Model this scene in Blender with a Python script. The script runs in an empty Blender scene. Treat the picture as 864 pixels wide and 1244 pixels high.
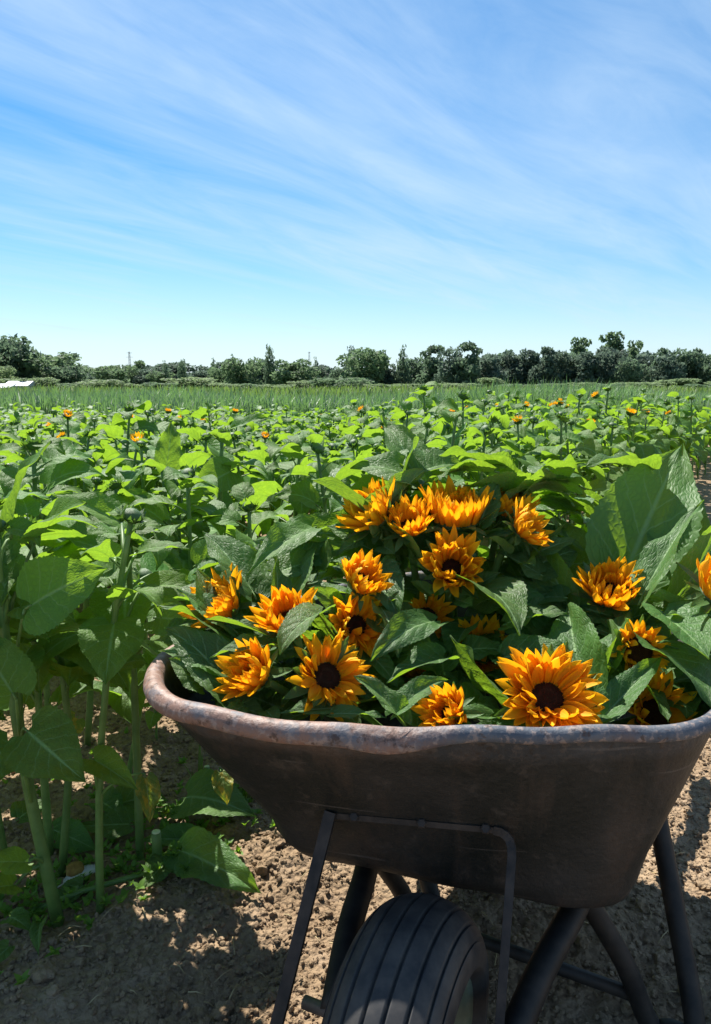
import bpy, math, random
import numpy as np
from mathutils import Vector, Matrix, Euler

R = math.radians
rnd = random.Random(7)
scene = bpy.context.scene
col = scene.collection

# ------------------------------------------------------------------ camera
F_PX, CX, CY = 898.0, 432.0, 622.0
PITCH = R(9.75)
CAM = Vector((0, 0, 1.0))
cam_data = bpy.data.cameras.new('camera')
cam_data.sensor_fit = 'VERTICAL'
cam_data.sensor_height = 36
cam_data.lens = F_PX / 1244 * 36
cam_data.clip_start = 0.02
cam_data.clip_end = 6000
cam = bpy.data.objects.new('camera', cam_data)
col.objects.link(cam)
cam.location = CAM
cam.rotation_euler = (R(90) - PITCH, 0, 0)
scene.camera = cam

# ------------------------------------------------------------------ sky, sun, exposure
SUN_AZ, SUN_EL = R(-27), R(54)          # azimuth from +Y towards +X
SUN_DIR = Vector((math.sin(SUN_AZ) * math.cos(SUN_EL), math.cos(SUN_AZ) * math.cos(SUN_EL), math.sin(SUN_EL)))
world = bpy.data.worlds.new('World')
scene.world = world
world.use_nodes = True


def N(nt, t, **kw):
    n = nt.nodes.new(t)
    for k, v in kw.items():
        if k.startswith('i_'):
            n.inputs[k[2:].replace('_', ' ')].default_value = v
        else:
            setattr(n, k, v)
    return n


def L(nt, a, b):
    nt.links.new(a, b)


def math_node(nt, op, a, b=None, c=None, clamp=False):
    n = nt.nodes.new('ShaderNodeMath')
    n.operation = op
    n.use_clamp = clamp
    for i, v in enumerate((a, b, c)):
        if v is None:
            continue
        if isinstance(v, (int, float)):
            n.inputs[i].default_value = v
        else:
            nt.links.new(v, n.inputs[i])
    return n.outputs[0]


def mix_col(nt, fac, a, b, blend='MIX'):
    n = nt.nodes.new('ShaderNodeMix')
    n.data_type = 'RGBA'
    n.blend_type = blend
    for s, v in ((n.inputs[0], fac), (n.inputs[6], a), (n.inputs[7], b)):
        if isinstance(v, (int, float)):
            s.default_value = v
        elif isinstance(v, tuple):
            s.default_value = (*v, 1) if len(v) == 3 else v
        else:
            nt.links.new(v, s)
    return n.outputs[2]


def ramp(nt, fac, stops):
    n = nt.nodes.new('ShaderNodeValToRGB')
    cr = n.color_ramp
    while len(cr.elements) < len(stops):
        cr.elements.new(0.5)
    for e, (p, c) in zip(cr.elements, stops):
        e.position = p
        e.color = (c, c, c, 1) if isinstance(c, (int, float)) else (*c, 1)
    nt.links.new(fac, n.inputs[0])
    return n.outputs[0]


def noise(nt, vec, scale, detail=4, rough=0.55, dist=0.0, out=0):
    n = nt.nodes.new('ShaderNodeTexNoise')
    n.inputs['Scale'].default_value = scale
    n.inputs['Detail'].default_value = detail
    n.inputs['Roughness'].default_value = rough
    n.inputs['Distortion'].default_value = dist
    if vec is not None:
        nt.links.new(vec, n.inputs['Vector'])
    return n.outputs[out]


nt = world.node_tree
nt.nodes.clear()
sky = N(nt, 'ShaderNodeTexSky', sky_type='NISHITA', sun_disc=False, sun_elevation=SUN_EL, sun_rotation=SUN_AZ,
        altitude=0, air_density=1.0, dust_density=0.1, ozone_density=4.0)
hsv = N(nt, 'ShaderNodeHueSaturation')
hsv.inputs['Saturation'].default_value = 1.36
hsv.inputs['Hue'].default_value = 0.496
L(nt, sky.outputs[0], hsv.inputs['Color'])
tc = N(nt, 'ShaderNodeTexCoord')
sep = N(nt, 'ShaderNodeSeparateXYZ')
L(nt, tc.outputs['Generated'], sep.inputs[0])
zc = math_node(nt, 'ADD', math_node(nt, 'MAXIMUM', sep.outputs[2], 0.0), 0.11)
comb = N(nt, 'ShaderNodeCombineXYZ')
L(nt, math_node(nt, 'DIVIDE', sep.outputs[0], zc), comb.inputs[0])
L(nt, math_node(nt, 'DIVIDE', sep.outputs[1], zc), comb.inputs[1])
rot = N(nt, 'ShaderNodeVectorRotate', rotation_type='Z_AXIS')
rot.inputs['Angle'].default_value = R(40)      # streaks run towards the right of the horizon
L(nt, comb.outputs[0], rot.inputs['Vector'])


def cirrus(sx, sy, off, detail, dist):
    m = N(nt, 'ShaderNodeMapping')
    m.inputs['Scale'].default_value = (sx, sy, 1)
    m.inputs['Location'].default_value = off
    L(nt, rot.outputs[0], m.inputs['Vector'])
    return noise(nt, m.outputs[0], 1.0, detail, 0.6, dist)


streak = cirrus(0.72, 0.16, (3.1, 1.7, 0), 8, 1.1)
fine = cirrus(3.0, 0.7, (0.4, 9.2, 3), 8, 1.4)
big = cirrus(0.36, 0.22, (5.2, 2.3, 0), 4, 0.6)
s1 = math_node(nt, 'ADD', math_node(nt, 'MULTIPLY', streak, 0.62), math_node(nt, 'MULTIPLY', fine, 0.34))
s2 = math_node(nt, 'ADD', s1, math_node(nt, 'MULTIPLY', big, 0.34))
cl = ramp(nt, s2, [(0.48, 0.0), (0.63, 0.32), (0.82, 0.78)])
low = ramp(nt, sep.outputs[2], [(0.0, 0.80), (0.06, 0.46), (0.15, 0.16), (0.30, 0.0)])
cl = math_node(nt, 'MAXIMUM', cl, low)
skymix = mix_col(nt, cl, hsv.outputs[0], (4.8, 6.2, 7.7))
bg = N(nt, 'ShaderNodeBackground')
bg.inputs['Strength'].default_value = 0.067
L(nt, skymix, bg.inputs['Color'])
wo = N(nt, 'ShaderNodeOutputWorld')
L(nt, bg.outputs[0], wo.inputs['Surface'])

sun_data = bpy.data.lights.new('sun', 'SUN')
sun_data.energy = 5.0
sun_data.angle = R(0.53)
sun_data.color = (1.0, 0.955, 0.88)
sun = bpy.data.objects.new('sun', sun_data)
col.objects.link(sun)
sun.rotation_euler = SUN_DIR.to_track_quat('Z', 'Y').to_euler()

vs = scene.view_settings
vs.view_transform = 'Standard'
vs.look = 'None'
vs.gamma = 1
vs.use_curve_mapping = False
vs.exposure = 1.08
scene.cycles.max_bounces = 8
scene.cycles.transmission_bounces = 6
scene.cycles.transparent_max_bounces = 4


# ------------------------------------------------------------------ helpers
_F = Vector((0, math.cos(PITCH), -math.sin(PITCH)))
_U = Vector((0, math.sin(PITCH), math.cos(PITCH)))


def ray(px, py):
    return _F + Vector((1, 0, 0)) * ((px - CX) / F_PX) + _U * ((CY - py) / F_PX)


def at(px, py, d):
    return CAM + ray(px, py) * d


def atz(px, py, z):
    r = ray(px, py)
    return CAM + r * ((z - CAM.z) / r.z)


class MB:
    """collects vertices / faces / uvs of one mesh"""

    def __init__(self):
        self.v, self.f, self.uv, self.mi = [], [], [], []

    def grid(self, pts, nu, nv, close_u=False, uvs=None, mat=0, flip=False):
        o = len(self.v)
        self.v += [tuple(p) for p in pts]
        if uvs is None:
            uvs = [(j / max(nv - 1, 1), i / max(nu - 1, 1)) for i in range(nu) for j in range(nv)]
        self.uv += uvs
        for i in range(nu - 1):
            for j in range(nv if close_u else nv - 1):
                a, b = i * nv + j, i * nv + (j + 1) % nv
                c, d = (i + 1) * nv + (j + 1) % nv, (i + 1) * nv + j
                q = (o + a, o + b, o + c, o + d)
                self.f.append(q[::-1] if flip else q)
                self.mi.append(mat)
        return o

    def tube(self, pts, radii, seg=8, mat=0, cap=True, square=False):
        pts = [Vector(p) for p in pts]
        if isinstance(radii, (int, float)):
            radii = [radii] * len(pts)
        up = Vector((0, 0, 1))
        rings = []
        prev = None
        for i, p in enumerate(pts):
            t = (pts[min(i + 1, len(pts) - 1)] - pts[max(i - 1, 0)]).normalized()
            if prev is None:
                x = t.cross(up)
                if x.length < 0.05:
                    x = t.cross(Vector((0, 1, 0)))
                x.normalize()
            else:
                x = (prev - t * prev.dot(t)).normalized()
            prev = x
            y = t.cross(x)
            r = radii[i]
            ring = []
            for k in range(seg):
                a = 2 * math.pi * (k + 0.5 * square) / seg
                ring.append(p + x * math.cos(a) * r + y * math.sin(a) * r)
            rings += ring
        o = self.grid(rings, len(pts), seg, close_u=True, mat=mat)
        if cap:
            self.f.append(tuple(o + k for k in range(seg))[::-1]); self.mi.append(mat)
            b = o + (len(pts) - 1) * seg
            self.f.append(tuple(b + k for k in range(seg))); self.mi.append(mat)
        return self

    def bar(self, a, b, w, t, normal, mat=0):
        """flat bar from a to b, width w, thickness t along normal"""
        a, b, n = Vector(a), Vector(b), Vector(normal)
        y = (b - a).normalized()
        n = (n - y * n.dot(y)).normalized()
        x = y.cross(n)
        o = len(self.v)
        for p in (a, b):
            for sx, sn in ((-1, -1), (1, -1), (1, 1), (-1, 1)):
                self.v.append(tuple(p + x * sx * w / 2 + n * sn * t / 2))
                self.uv.append((0, 0))
        for q in ((0, 1, 2, 3), (7, 6, 5, 4), (0, 4, 5, 1), (1, 5, 6, 2), (2, 6, 7, 3), (3, 7, 4, 0)):
            self.f.append(tuple(o + k for k in q)[::-1]); self.mi.append(mat)
        return self

    def strip(self, pts, w, t, normal, mat=0):
        """continuous flat bar along a path"""
        pts = [Vector(p) for p in pts]
        rings = []
        for i, p in enumerate(pts):
            y = (pts[min(i + 1, len(pts) - 1)] - pts[max(i - 1, 0)]).normalized()
            n = Vector(normal); n = (n - y * n.dot(y)).normalized()
            x = y.cross(n)
            rings += [p + x * a * w / 2 + n * b * t / 2 for a, b in ((-1, -1), (1, -1), (1, 1), (-1, 1))]
        o = self.grid(rings, len(pts), 4, close_u=True, mat=mat, flip=True)
        e = o + 4 * (len(pts) - 1)
        self.f += [(o, o + 1, o + 2, o + 3), (e + 3, e + 2, e + 1, e)]; self.mi += [mat, mat]
        return self

    def box(self, c, s, rz=0, mat=0):
        cz, sz = math.cos(rz), math.sin(rz)
        o = len(self.v)
        for z in (-1, 1):
            for x, y in ((-1, -1), (1, -1), (1, 1), (-1, 1)):
                X, Y = x * s[0] / 2, y * s[1] / 2
                self.v.append((c[0] + X * cz - Y * sz, c[1] + X * sz + Y * cz, c[2] + z * s[2] / 2))
                self.uv.append((0, 0))
        for q in ((3, 2, 1, 0), (4, 5, 6, 7), (0, 1, 5, 4), (1, 2, 6, 5), (2, 3, 7, 6), (3, 0, 4, 7)):
            self.f.append(tuple(o + k for k in q)); self.mi.append(mat)
        return self

    def mesh(self, name, mats, smooth=True):
        me = bpy.data.meshes.new(name)
        me.from_pydata(self.v, [], self.f)
        uvl = me.uv_layers.new(name='UVMap')
        idx = np.empty(len(me.loops), dtype=np.int32)
        me.loops.foreach_get('vertex_index', idx)
        arr = np.array(self.uv, dtype=np.float32)
        uvl.data.foreach_set('uv', arr[idx].ravel())
        for m in (mats if isinstance(mats, (list, tuple)) else [mats]):
            me.materials.append(m)
        me.polygons.foreach_set('material_index', self.mi)
        me.polygons.foreach_set('use_smooth', [smooth] * len(me.polygons))
        me.update()
        return me


def np_mesh(name, verts, faces, mat, uv=None, smooth=True):
    """numpy arrays: faces (n, k) with constant k"""
    me = bpy.data.meshes.new(name)
    k = faces.shape[1]
    me.vertices.add(len(verts))
    me.vertices.foreach_set('co', np.ascontiguousarray(verts, dtype=np.float32).ravel())
    me.loops.add(faces.size)
    me.loops.foreach_set('vertex_index', np.ascontiguousarray(faces, dtype=np.int32).ravel())
    me.polygons.add(len(faces))
    me.polygons.foreach_set('loop_start', np.arange(0, faces.size, k, dtype=np.int32))
    me.polygons.foreach_set('loop_total', np.full(len(faces), k, dtype=np.int32))
    if uv is not None:
        l = me.uv_layers.new(name='UVMap')
        l.data.foreach_set('uv', uv[faces.ravel()].astype(np.float32).ravel())
    me.materials.append(mat)
    me.polygons.foreach_set('use_smooth', np.full(len(faces), smooth))
    me.update(calc_edges=True)
    me.validate()
    return me


def ob(name, data, parent=None, mat4=None):
    o = bpy.data.objects.new(name, data)
    col.objects.link(o)
    if parent is not None:
        o.parent = parent
    if mat4 is not None:
        o.matrix_basis = mat4
    return o


def tag(o, label=None, cat=None, group=None, kind=None):
    if label: o['label'] = label
    if cat: o['category'] = cat
    if group: o['group'] = group
    if kind: o['kind'] = kind
    return o


def frame(origin, ydir, zhint, sx=1, sy=1, sz=1):
    y = Vector(ydir).normalized()
    z = Vector(zhint)
    z = z - y * z.dot(y)
    if z.length < 1e-4:
        z = Vector((0.3, 0.5, 0.8)); z = z - y * z.dot(y)
    z.normalize()
    x = y.cross(z)
    m = Matrix.Identity(4)
    for i in range(3):
        m[i][0], m[i][1], m[i][2], m[i][3] = x[i] * sx, y[i] * sy, z[i] * sz, origin[i]
    return m


# numpy value noise (2D)
def vnoise(x, y, seed):
    rs = np.random.RandomState(seed)
    tab = rs.rand(256, 256)
    xi, yi = np.floor(x).astype(int), np.floor(y).astype(int)
    fx, fy = x - xi, y - yi
    fx, fy = fx * fx * (3 - 2 * fx), fy * fy * (3 - 2 * fy)
    a = tab[xi % 256, yi % 256]; b = tab[(xi + 1) % 256, yi % 256]
    c = tab[xi % 256, (yi + 1) % 256]; d = tab[(xi + 1) % 256, (yi + 1) % 256]
    return (a * (1 - fx) + b * fx) * (1 - fy) + (c * (1 - fx) + d * fx) * fy - 0.5


# ------------------------------------------------------------------ materials
def new_mat(name):
    m = bpy.data.materials.new(name)
    m.use_nodes = True
    t = m.node_tree
    t.nodes.clear()
    out = t.nodes.new('ShaderNodeOutputMaterial')
    return m, t, out


def principled(t, base, rough=0.5, spec=0.5, metal=0.0, bump=None, bstr=0.3, bdist=0.01):
    p = t.nodes.new('ShaderNodeBsdfPrincipled')
    for key, v in (('Base Color', base), ('Roughness', rough), ('Metallic', metal), ('Specular IOR Level', spec)):
        if isinstance(v, (int, float)):
            p.inputs[key].default_value = v
        elif isinstance(v, tuple):
            p.inputs[key].default_value = (*v, 1)
        else:
            t.links.new(v, p.inputs[key])
    if bump is not None:
        b = t.nodes.new('ShaderNodeBump')
        b.inputs['Strength'].default_value = bstr
        b.inputs['Distance'].default_value = bdist
        t.links.new(bump, b.inputs['Height'])
        t.links.new(b.outputs[0], p.inputs['Normal'])
    return p


def leaf_material(name, top, under, trans, tfac=0.38, rough=0.42, vein=True, vary=0.10, yellow=0.0, bstr=0.4, spec=0.4):
    m, t, out = new_mat(name)
    oi = t.nodes.new('ShaderNodeObjectInfo')
    geo = t.nodes.new('ShaderNodeNewGeometry')
    tcn = t.nodes.new('ShaderNodeTexCoord')
    mott = noise(t, tcn.outputs['Object'], 9.0, 5, 0.6)
    c = mix_col(t, geo.outputs['Backfacing'], top, under)
    hs = t.nodes.new('ShaderNodeHueSaturation')
    t.links.new(math_node(t, 'ADD', 0.5 - vary * 0.22, math_node(t, 'MULTIPLY', oi.outputs['Random'], vary * 0.44)), hs.inputs['Hue'])
    rv = math_node(t, 'FRACT', math_node(t, 'MULTIPLY', oi.outputs['Random'], 7.31))
    t.links.new(math_node(t, 'ADD', 0.72, math_node(t, 'MULTIPLY', rv, 0.6)), hs.inputs['Value'])
    t.links.new(c, hs.inputs['Color'])
    c = mix_col(t, ramp(t, mott, [(0.35, 0.0), (0.7, 0.45)]), hs.outputs[0],
                tuple(min(1, v * 1.7) for v in top))
    bump = None
    tcol = trans
    if vein:
        uvn = t.nodes.new('ShaderNodeSeparateXYZ')
        t.links.new(tcn.outputs['UV'], uvn.inputs[0])
        v = math_node(t, 'MULTIPLY', math_node(t, 'ABSOLUTE', math_node(t, 'SUBTRACT', uvn.outputs[0], 0.5)), 2.0)
        u = uvn.outputs[1]
        wig = math_node(t, 'MULTIPLY', math_node(t, 'SUBTRACT', noise(t, tcn.outputs['UV'], 5, 2), 0.5), 0.10)
        q = math_node(t, 'FRACT', math_node(t, 'MULTIPLY', math_node(t, 'ADD', math_node(t, 'SUBTRACT', u, math_node(t, 'MULTIPLY', math_node(t, 'POWER', v, 0.8), 0.30)), wig), 6.0))
        dq = math_node(t, 'ABSOLUTE', math_node(t, 'SUBTRACT', q, 0.5))
        side = ramp(t, dq, [(0.0, 1.0), (0.07, 0.0)])
        side = math_node(t, 'MULTIPLY', side, math_node(t, 'SUBTRACT', 1.0, math_node(t, 'MULTIPLY', v, 0.6)))
        mid = ramp(t, v, [(0.02, 1.0), (0.07, 0.0)])
        vm = math_node(t, 'MAXIMUM', mid, math_node(t, 'MULTIPLY', side, 0.75))
        vor = t.nodes.new('ShaderNodeTexVoronoi')
        vor.feature = 'DISTANCE_TO_EDGE'
        vor.inputs['Scale'].default_value = 17
        t.links.new(tcn.outputs['UV'], vor.inputs['Vector'])
        cell = ramp(t, vor.outputs['Distance'], [(0.0, 0.0), (0.22, 1.0)])
        c = mix_col(t, math_node(t, 'MULTIPLY', vm, 0.75), c, tuple(min(1, 0.06 + v2 * 2.2) for v2 in under))
        bulge = math_node(t, 'MULTIPLY', ramp(t, dq, [(0.0, 0.0), (0.4, 1.0)]), 1.0)
        bump = math_node(t, 'ADD', math_node(t, 'MULTIPLY', bulge, 0.7), math_node(t, 'MULTIPLY', cell, 0.35))
        bump = math_node(t, 'SUBTRACT', bump, math_node(t, 'MULTIPLY', mid, 0.5))
        tcol = mix_col(t, math_node(t, 'MULTIPLY', vm, 0.75), trans, tuple(v2 * 0.42 for v2 in trans))
        tcol = mix_col(t, math_node(t, 'MULTIPLY', math_node(t, 'SUBTRACT', 1.0, cell), 0.35), tcol, tuple(v2 * 0.45 for v2 in trans))
        tcol = mix_col(t, ramp(t, mott, [(0.38, 0.0), (0.62, 0.55)]), tcol, (trans[0] * 0.62, trans[1] * 0.72, trans[2]))
        if yellow:
            blot = ramp(t, noise(t, tcn.outputs['UV'], 3.2, 4), [(0.46, 0.0), (0.62, yellow)])
            c = mix_col(t, blot, c, (0.42, 0.30, 0.03))
            tcol = mix_col(t, blot, tcol, (0.7, 0.45, 0.03))
    else:
        bump = mott
    p = principled(t, c, rough, spec, bump=bump, bstr=bstr, bdist=0.004)
    tr = t.nodes.new('ShaderNodeBsdfTranslucent')
    t.links.new(p.inputs['Normal'].links[0].from_socket, tr.inputs['Normal'])
    if isinstance(tcol, tuple):
        tr.inputs[0].default_value = (*tcol, 1)
    else:
        t.links.new(tcol, tr.inputs[0])
    mx = t.nodes.new('ShaderNodeMixShader')
    mx.inputs[0].default_value = tfac
    t.links.new(p.outputs[0], mx.inputs[1])
    t.links.new(tr.outputs[0], mx.inputs[2])
    t.links.new(mx.outputs[0], out.inputs[0])
    return m


def simple_mat(name, c1, c2, scale=20, rough=0.6, spec=0.4, bstr=0.3, bdist=0.003, metal=0, trans=None, tfac=0.3, uvnoise=False):
    m, t, out = new_mat(name)
    tcn = t.nodes.new('ShaderNodeTexCoord')
    oi = t.nodes.new('ShaderNodeObjectInfo')
    n = noise(t, tcn.outputs['UV' if uvnoise else 'Object'], scale, 5, 0.6)
    c = mix_col(t, ramp(t, n, [(0.35, 0.0), (0.65, 1.0)]), c1, c2)
    hs = t.nodes.new('ShaderNodeHueSaturation')
    t.links.new(math_node(t, 'ADD', 0.8, math_node(t, 'MULTIPLY', oi.outputs['Random'], 0.4)), hs.inputs['Value'])
    t.links.new(c, hs.inputs['Color'])
    p = principled(t, hs.outputs[0], rough, spec, metal, bump=n, bstr=bstr, bdist=bdist)
    if trans:
        tr = t.nodes.new('ShaderNodeBsdfTranslucent')
        tr.inputs[0].default_value = (*trans, 1)
        mx = t.nodes.new('ShaderNodeMixShader')
        mx.inputs[0].default_value = tfac
        t.links.new(p.outputs[0], mx.inputs[1]); t.links.new(tr.outputs[0], mx.inputs[2])
        t.links.new(mx.outputs[0], out.inputs[0])
    else:
        t.links.new(p.outputs[0], out.inputs[0])
    return m


M = {}
M['leaf'] = leaf_material('leaf_field', (0.070, 0.150, 0.026), (0.105, 0.19, 0.05), (0.33, 0.54, 0.03), 0.46, 0.55, bstr=0.38, spec=0.28)
M['leaf_far'] = leaf_material('leaf_far_field', (0.080, 0.165, 0.028), (0.11, 0.195, 0.05), (0.27, 0.47, 0.025), 0.40, 0.55, vein=False, spec=0.28, bstr=0.2)
M['leaf_cut'] = leaf_material('leaf_cut', (0.066, 0.138, 0.033), (0.105, 0.180, 0.058), (0.32, 0.52, 0.025), 0.42, 0.52, bstr=0.45, spec=0.32)
M['leaf_old'] = leaf_material('leaf_yellowing', (0.10, 0.15, 0.03), (0.14, 0.19, 0.05), (0.32, 0.42, 0.02), 0.38, 0.5, yellow=0.9)
M['stem'] = simple_mat('stem_green', (0.10, 0.19, 0.045), (0.16, 0.26, 0.07), 30, 0.5, trans=(0.25, 0.42, 0.05), tfac=0.15)
M['petal'] = None
M['bract'] = simple_mat('bract_green', (0.05, 0.115, 0.03), (0.09, 0.17, 0.045), 40, 0.5, trans=(0.2, 0.4, 0.04), tfac=0.2)
M['disc'] = simple_mat('disc_brown', (0.030, 0.011, 0.006), (0.095, 0.036, 0.016), 160, 0.85, 0.2, 0.8, 0.002)
M['rubber'] = simple_mat('tyre_rubber', (0.014, 0.015, 0.017), (0.050, 0.045, 0.040), 30, 0.62, 0.45, 0.25, 0.001)
M['frame'] = simple_mat('frame_paint', (0.008, 0.0075, 0.007), (0.030, 0.024, 0.019), 28, 0.6, 0.35, 0.35, 0.001)
M['brace'] = simple_mat('brace_steel', (0.012, 0.010, 0.009), (0.045, 0.034, 0.027), 34, 0.6, 0.35, 0.4, 0.001)
M['hub'] = simple_mat('hub_green', (0.10, 0.13, 0.09), (0.18, 0.20, 0.14), 30, 0.5, 0.5, 0.3, 0.001)
M['steel'] = simple_mat('steel', (0.10, 0.09, 0.085), (0.18, 0.15, 0.13), 30, 0.45, 0.5, 0.3, 0.001, metal=0.6)


def petal_material():
    m, t, out = new_mat('petal')
    tcn = t.nodes.new('ShaderNodeTexCoord')
    oi = t.nodes.new('ShaderNodeObjectInfo')
    s = t.nodes.new('ShaderNodeSeparateXYZ')
    t.links.new(tcn.outputs['UV'], s.inputs[0])
    mp = t.nodes.new('ShaderNodeMapping')
    mp.inputs['Scale'].default_value = (14, 1.2, 1)
    t.links.new(tcn.outputs['UV'], mp.inputs['Vector'])
    st = noise(t, mp.outputs[0], 1.0, 3)
    c = mix_col(t, s.outputs[1], (0.90, 0.33, 0.005), (0.96, 0.54, 0.012))
    hs = t.nodes.new('ShaderNodeHueSaturation')
    t.links.new(math_node(t, 'ADD', 0.486, math_node(t, 'MULTIPLY', oi.outputs['Random'], 0.036)), hs.inputs['Hue'])
    t.links.new(math_node(t, 'ADD', 0.8, math_node(t, 'MULTIPLY', st, 0.4)), hs.inputs['Value'])
    t.links.new(c, hs.inputs['Color'])
    p = principled(t, hs.outputs[0], 0.6, 0.25, bump=st, bstr=0.5, bdist=0.002)
    tr = t.nodes.new('ShaderNodeBsdfTranslucent')
    tr.inputs[0].default_value = (0.98, 0.44, 0.008, 1)
    mx = t.nodes.new('ShaderNodeMixShader')
    mx.inputs[0].default_value = 0.42
    t.links.new(p.outputs[0], mx.inputs[1]); t.links.new(tr.outputs[0], mx.inputs[2])
    t.links.new(mx.outputs[0], out.inputs[0])
    return m


M['petal'] = petal_material()


def soil_material():
    m, t, out = new_mat('soil')
    geo = t.nodes.new('ShaderNodeNewGeometry')
    P = geo.outputs['Position']
    n1 = noise(t, P, 2.2, 5)
    n2 = noise(t, P, 60, 8, 0.65)
    n3 = noise(t, P, 14, 6, 0.6)
    c = mix_col(t, ramp(t, n1, [(0.35, 0.0), (0.68, 1.0)]), (0.262, 0.180, 0.108), (0.375, 0.272, 0.172))
    c = mix_col(t, ramp(t, n2, [(0.30, 0.55), (0.55, 0.0)]), c, (0.17, 0.110, 0.070))
    c = mix_col(t, ramp(t, n3, [(0.52, 0.0), (0.75, 0.5)]), c, (0.46, 0.345, 0.245))
    vor = t.nodes.new('ShaderNodeTexVoronoi')
    vor.inputs['Scale'].default_value = 75
    t.links.new(P, vor.inputs['Vector'])
    h = math_node(t, 'ADD', math_node(t, 'MULTIPLY', n2, 1.0), math_node(t, 'MULTIPLY', math_node(t, 'SUBTRACT', 1.0, vor.outputs['Distance']), 0.8))
    p = principled(t, c, 0.95, 0.15, bump=h, bstr=1.0, bdist=0.014)
    t.links.new(p.outputs[0], out.inputs[0])
    return m


M['soil'] = soil_material()


def tray_material():
    m, t, out = new_mat('tray_paint')
    tcn = t.nodes.new('ShaderNodeTexCoord')
    at_ = t.nodes.new('ShaderNodeAttribute')
    at_.attribute_name = 'lip'
    P = tcn.outputs['Object']
    n1 = noise(t, P, 5.5, 6, 0.62, 0.3)
    n2 = noise(t, P, 26, 6, 0.65)
    n3 = noise(t, P, 90, 5, 0.6)
    mp = t.nodes.new('ShaderNodeMapping')
    mp.inputs['Scale'].default_value = (9, 9, 1.6)
    t.links.new(P, mp.inputs['Vector'])
    run = noise(t, mp.outputs[0], 1.6, 5, 0.6, 0.4)
    body = mix_col(t, ramp(t, n1, [(0.40, 0.0), (0.62, 1.0)]), (0.007, 0.009, 0.0075), (0.026, 0.024, 0.021))
    body = mix_col(t, ramp(t, run, [(0.50, 0.0), (0.68, 0.7)]), body, (0.060, 0.040, 0.028))
    body = mix_col(t, ramp(t, n2, [(0.58, 0.0), (0.72, 0.6)]), body, (0.080, 0.062, 0.048))
    mq = t.nodes.new('ShaderNodeMapping')
    mq.inputs['Scale'].default_value = (3, 3, 70)
    mq.inputs['Rotation'].default_value = (0.25, 0.3, 0)
    t.links.new(P, mq.inputs['Vector'])
    scr = noise(t, mq.outputs[0], 1.0, 3, 0.5)
    body = mix_col(t, ramp(t, scr, [(0.66, 0.0), (0.71, 0.55)]), body, (0.115, 0.098, 0.085))
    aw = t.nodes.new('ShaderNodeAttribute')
    aw.attribute_name = 'worn_lit'
    wear_lit = math_node(t, 'ADD', math_node(t, 'MULTIPLY', aw.outputs['Fac'], 0.34), n1)
    lip = mix_col(t, ramp(t, wear_lit, [(0.52, 0.0), (0.72, 1.0)]), (0.065, 0.076, 0.095), (0.215, 0.125, 0.092))  # blue-grey paint; on the right lip it also puts in the flowers' shade
    lip = mix_col(t, ramp(t, n2, [(0.47, 0.0), (0.60, 0.85)]), lip, (0.120, 0.126, 0.140))
    lip = mix_col(t, ramp(t, n3, [(0.52, 0.0), (0.60, 0.65)]), lip, (0.31, 0.23, 0.19))
    lip = mix_col(t, ramp(t, noise(t, P, 55, 5, 0.7), [(0.56, 0.0), (0.64, 0.85)]), lip, (0.060, 0.032, 0.022))
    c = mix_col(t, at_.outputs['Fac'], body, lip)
    h = math_node(t, 'ADD', math_node(t, 'MULTIPLY', n2, 0.8), math_node(t, 'MULTIPLY', n3, 0.7))
    rg = math_node(t, 'ADD', 0.42, math_node(t, 'MULTIPLY', n2, 0.3))
    p = principled(t, c, rg, 0.45, bump=h, bstr=0.6, bdist=0.004)
    t.links.new(p.outputs[0], out.inputs[0])
    return m


M['tray'] = tray_material()

# ------------------------------------------------------------------ ground
def soil_height(x, y):
    x, y = np.asarray(x, float), np.asarray(y, float)
    h = 0.030 * vnoise(x * 2.3 + 40, y * 2.3 + 40, 1) + 0.022 * vnoise(x * 7 + 90, y * 7 + 90, 2)
    h = h + 0.013 * vnoise(x * 21 + 150, y * 21 + 150, 3) + 0.011 * vnoise(x * 55 + 300, y * 55 + 300, 4)
    h = h + 0.010 * vnoise(x * 110 + 400, y * 110 + 400, 5)
    # furrows that run beside the plant rows
    q = x * 0.87 - y * 0.50
    h = h + 0.012 * np.sin(q * 2 * math.pi / 0.55)
    fade = np.clip(1.0 - (np.hypot(x, y - 1.5) - 3.0) / 8.0, 0.25, 1)
    return h * fade


def gz(x, y):
    return float(soil_height(np.array([x]), np.array([y]))[0])


def axis(lo, hi, step, ends):
    a = list(np.arange(lo, hi + 1e-6, step))
    s, p = step, hi
    while p < ends[1]:
        s *= 1.22; p += s; a.append(p)
    s, p, b = step, lo, []
    while p > ends[0]:
        s *= 1.22; p -= s; b.append(p)
    return np.array(b[::-1] + a)


gx, gy = axis(-1.35, 1.6, 0.0125, (-2500, 2500)), axis(0.55, 2.9, 0.0125, (-400, 4000))
XX, YY = np.meshgrid(gx, gy, indexing='xy')
ZZ = soil_height(XX, YY)
ZZ = np.where((np.abs(XX) > 30) | (YY > 40), -0.02, ZZ)
nx, ny = len(gx), len(gy)
ii = (np.arange(ny - 1)[:, None] * nx + np.arange(nx - 1)[None, :]).ravel()
gf = np.stack([ii, ii + 1, ii + nx + 1, ii + nx], 1)
ground = ob('ground', np_mesh('ground', np.stack([XX, YY, ZZ], -1).reshape(-1, 3), gf, M['soil']))
tag(ground, kind='structure')

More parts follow.
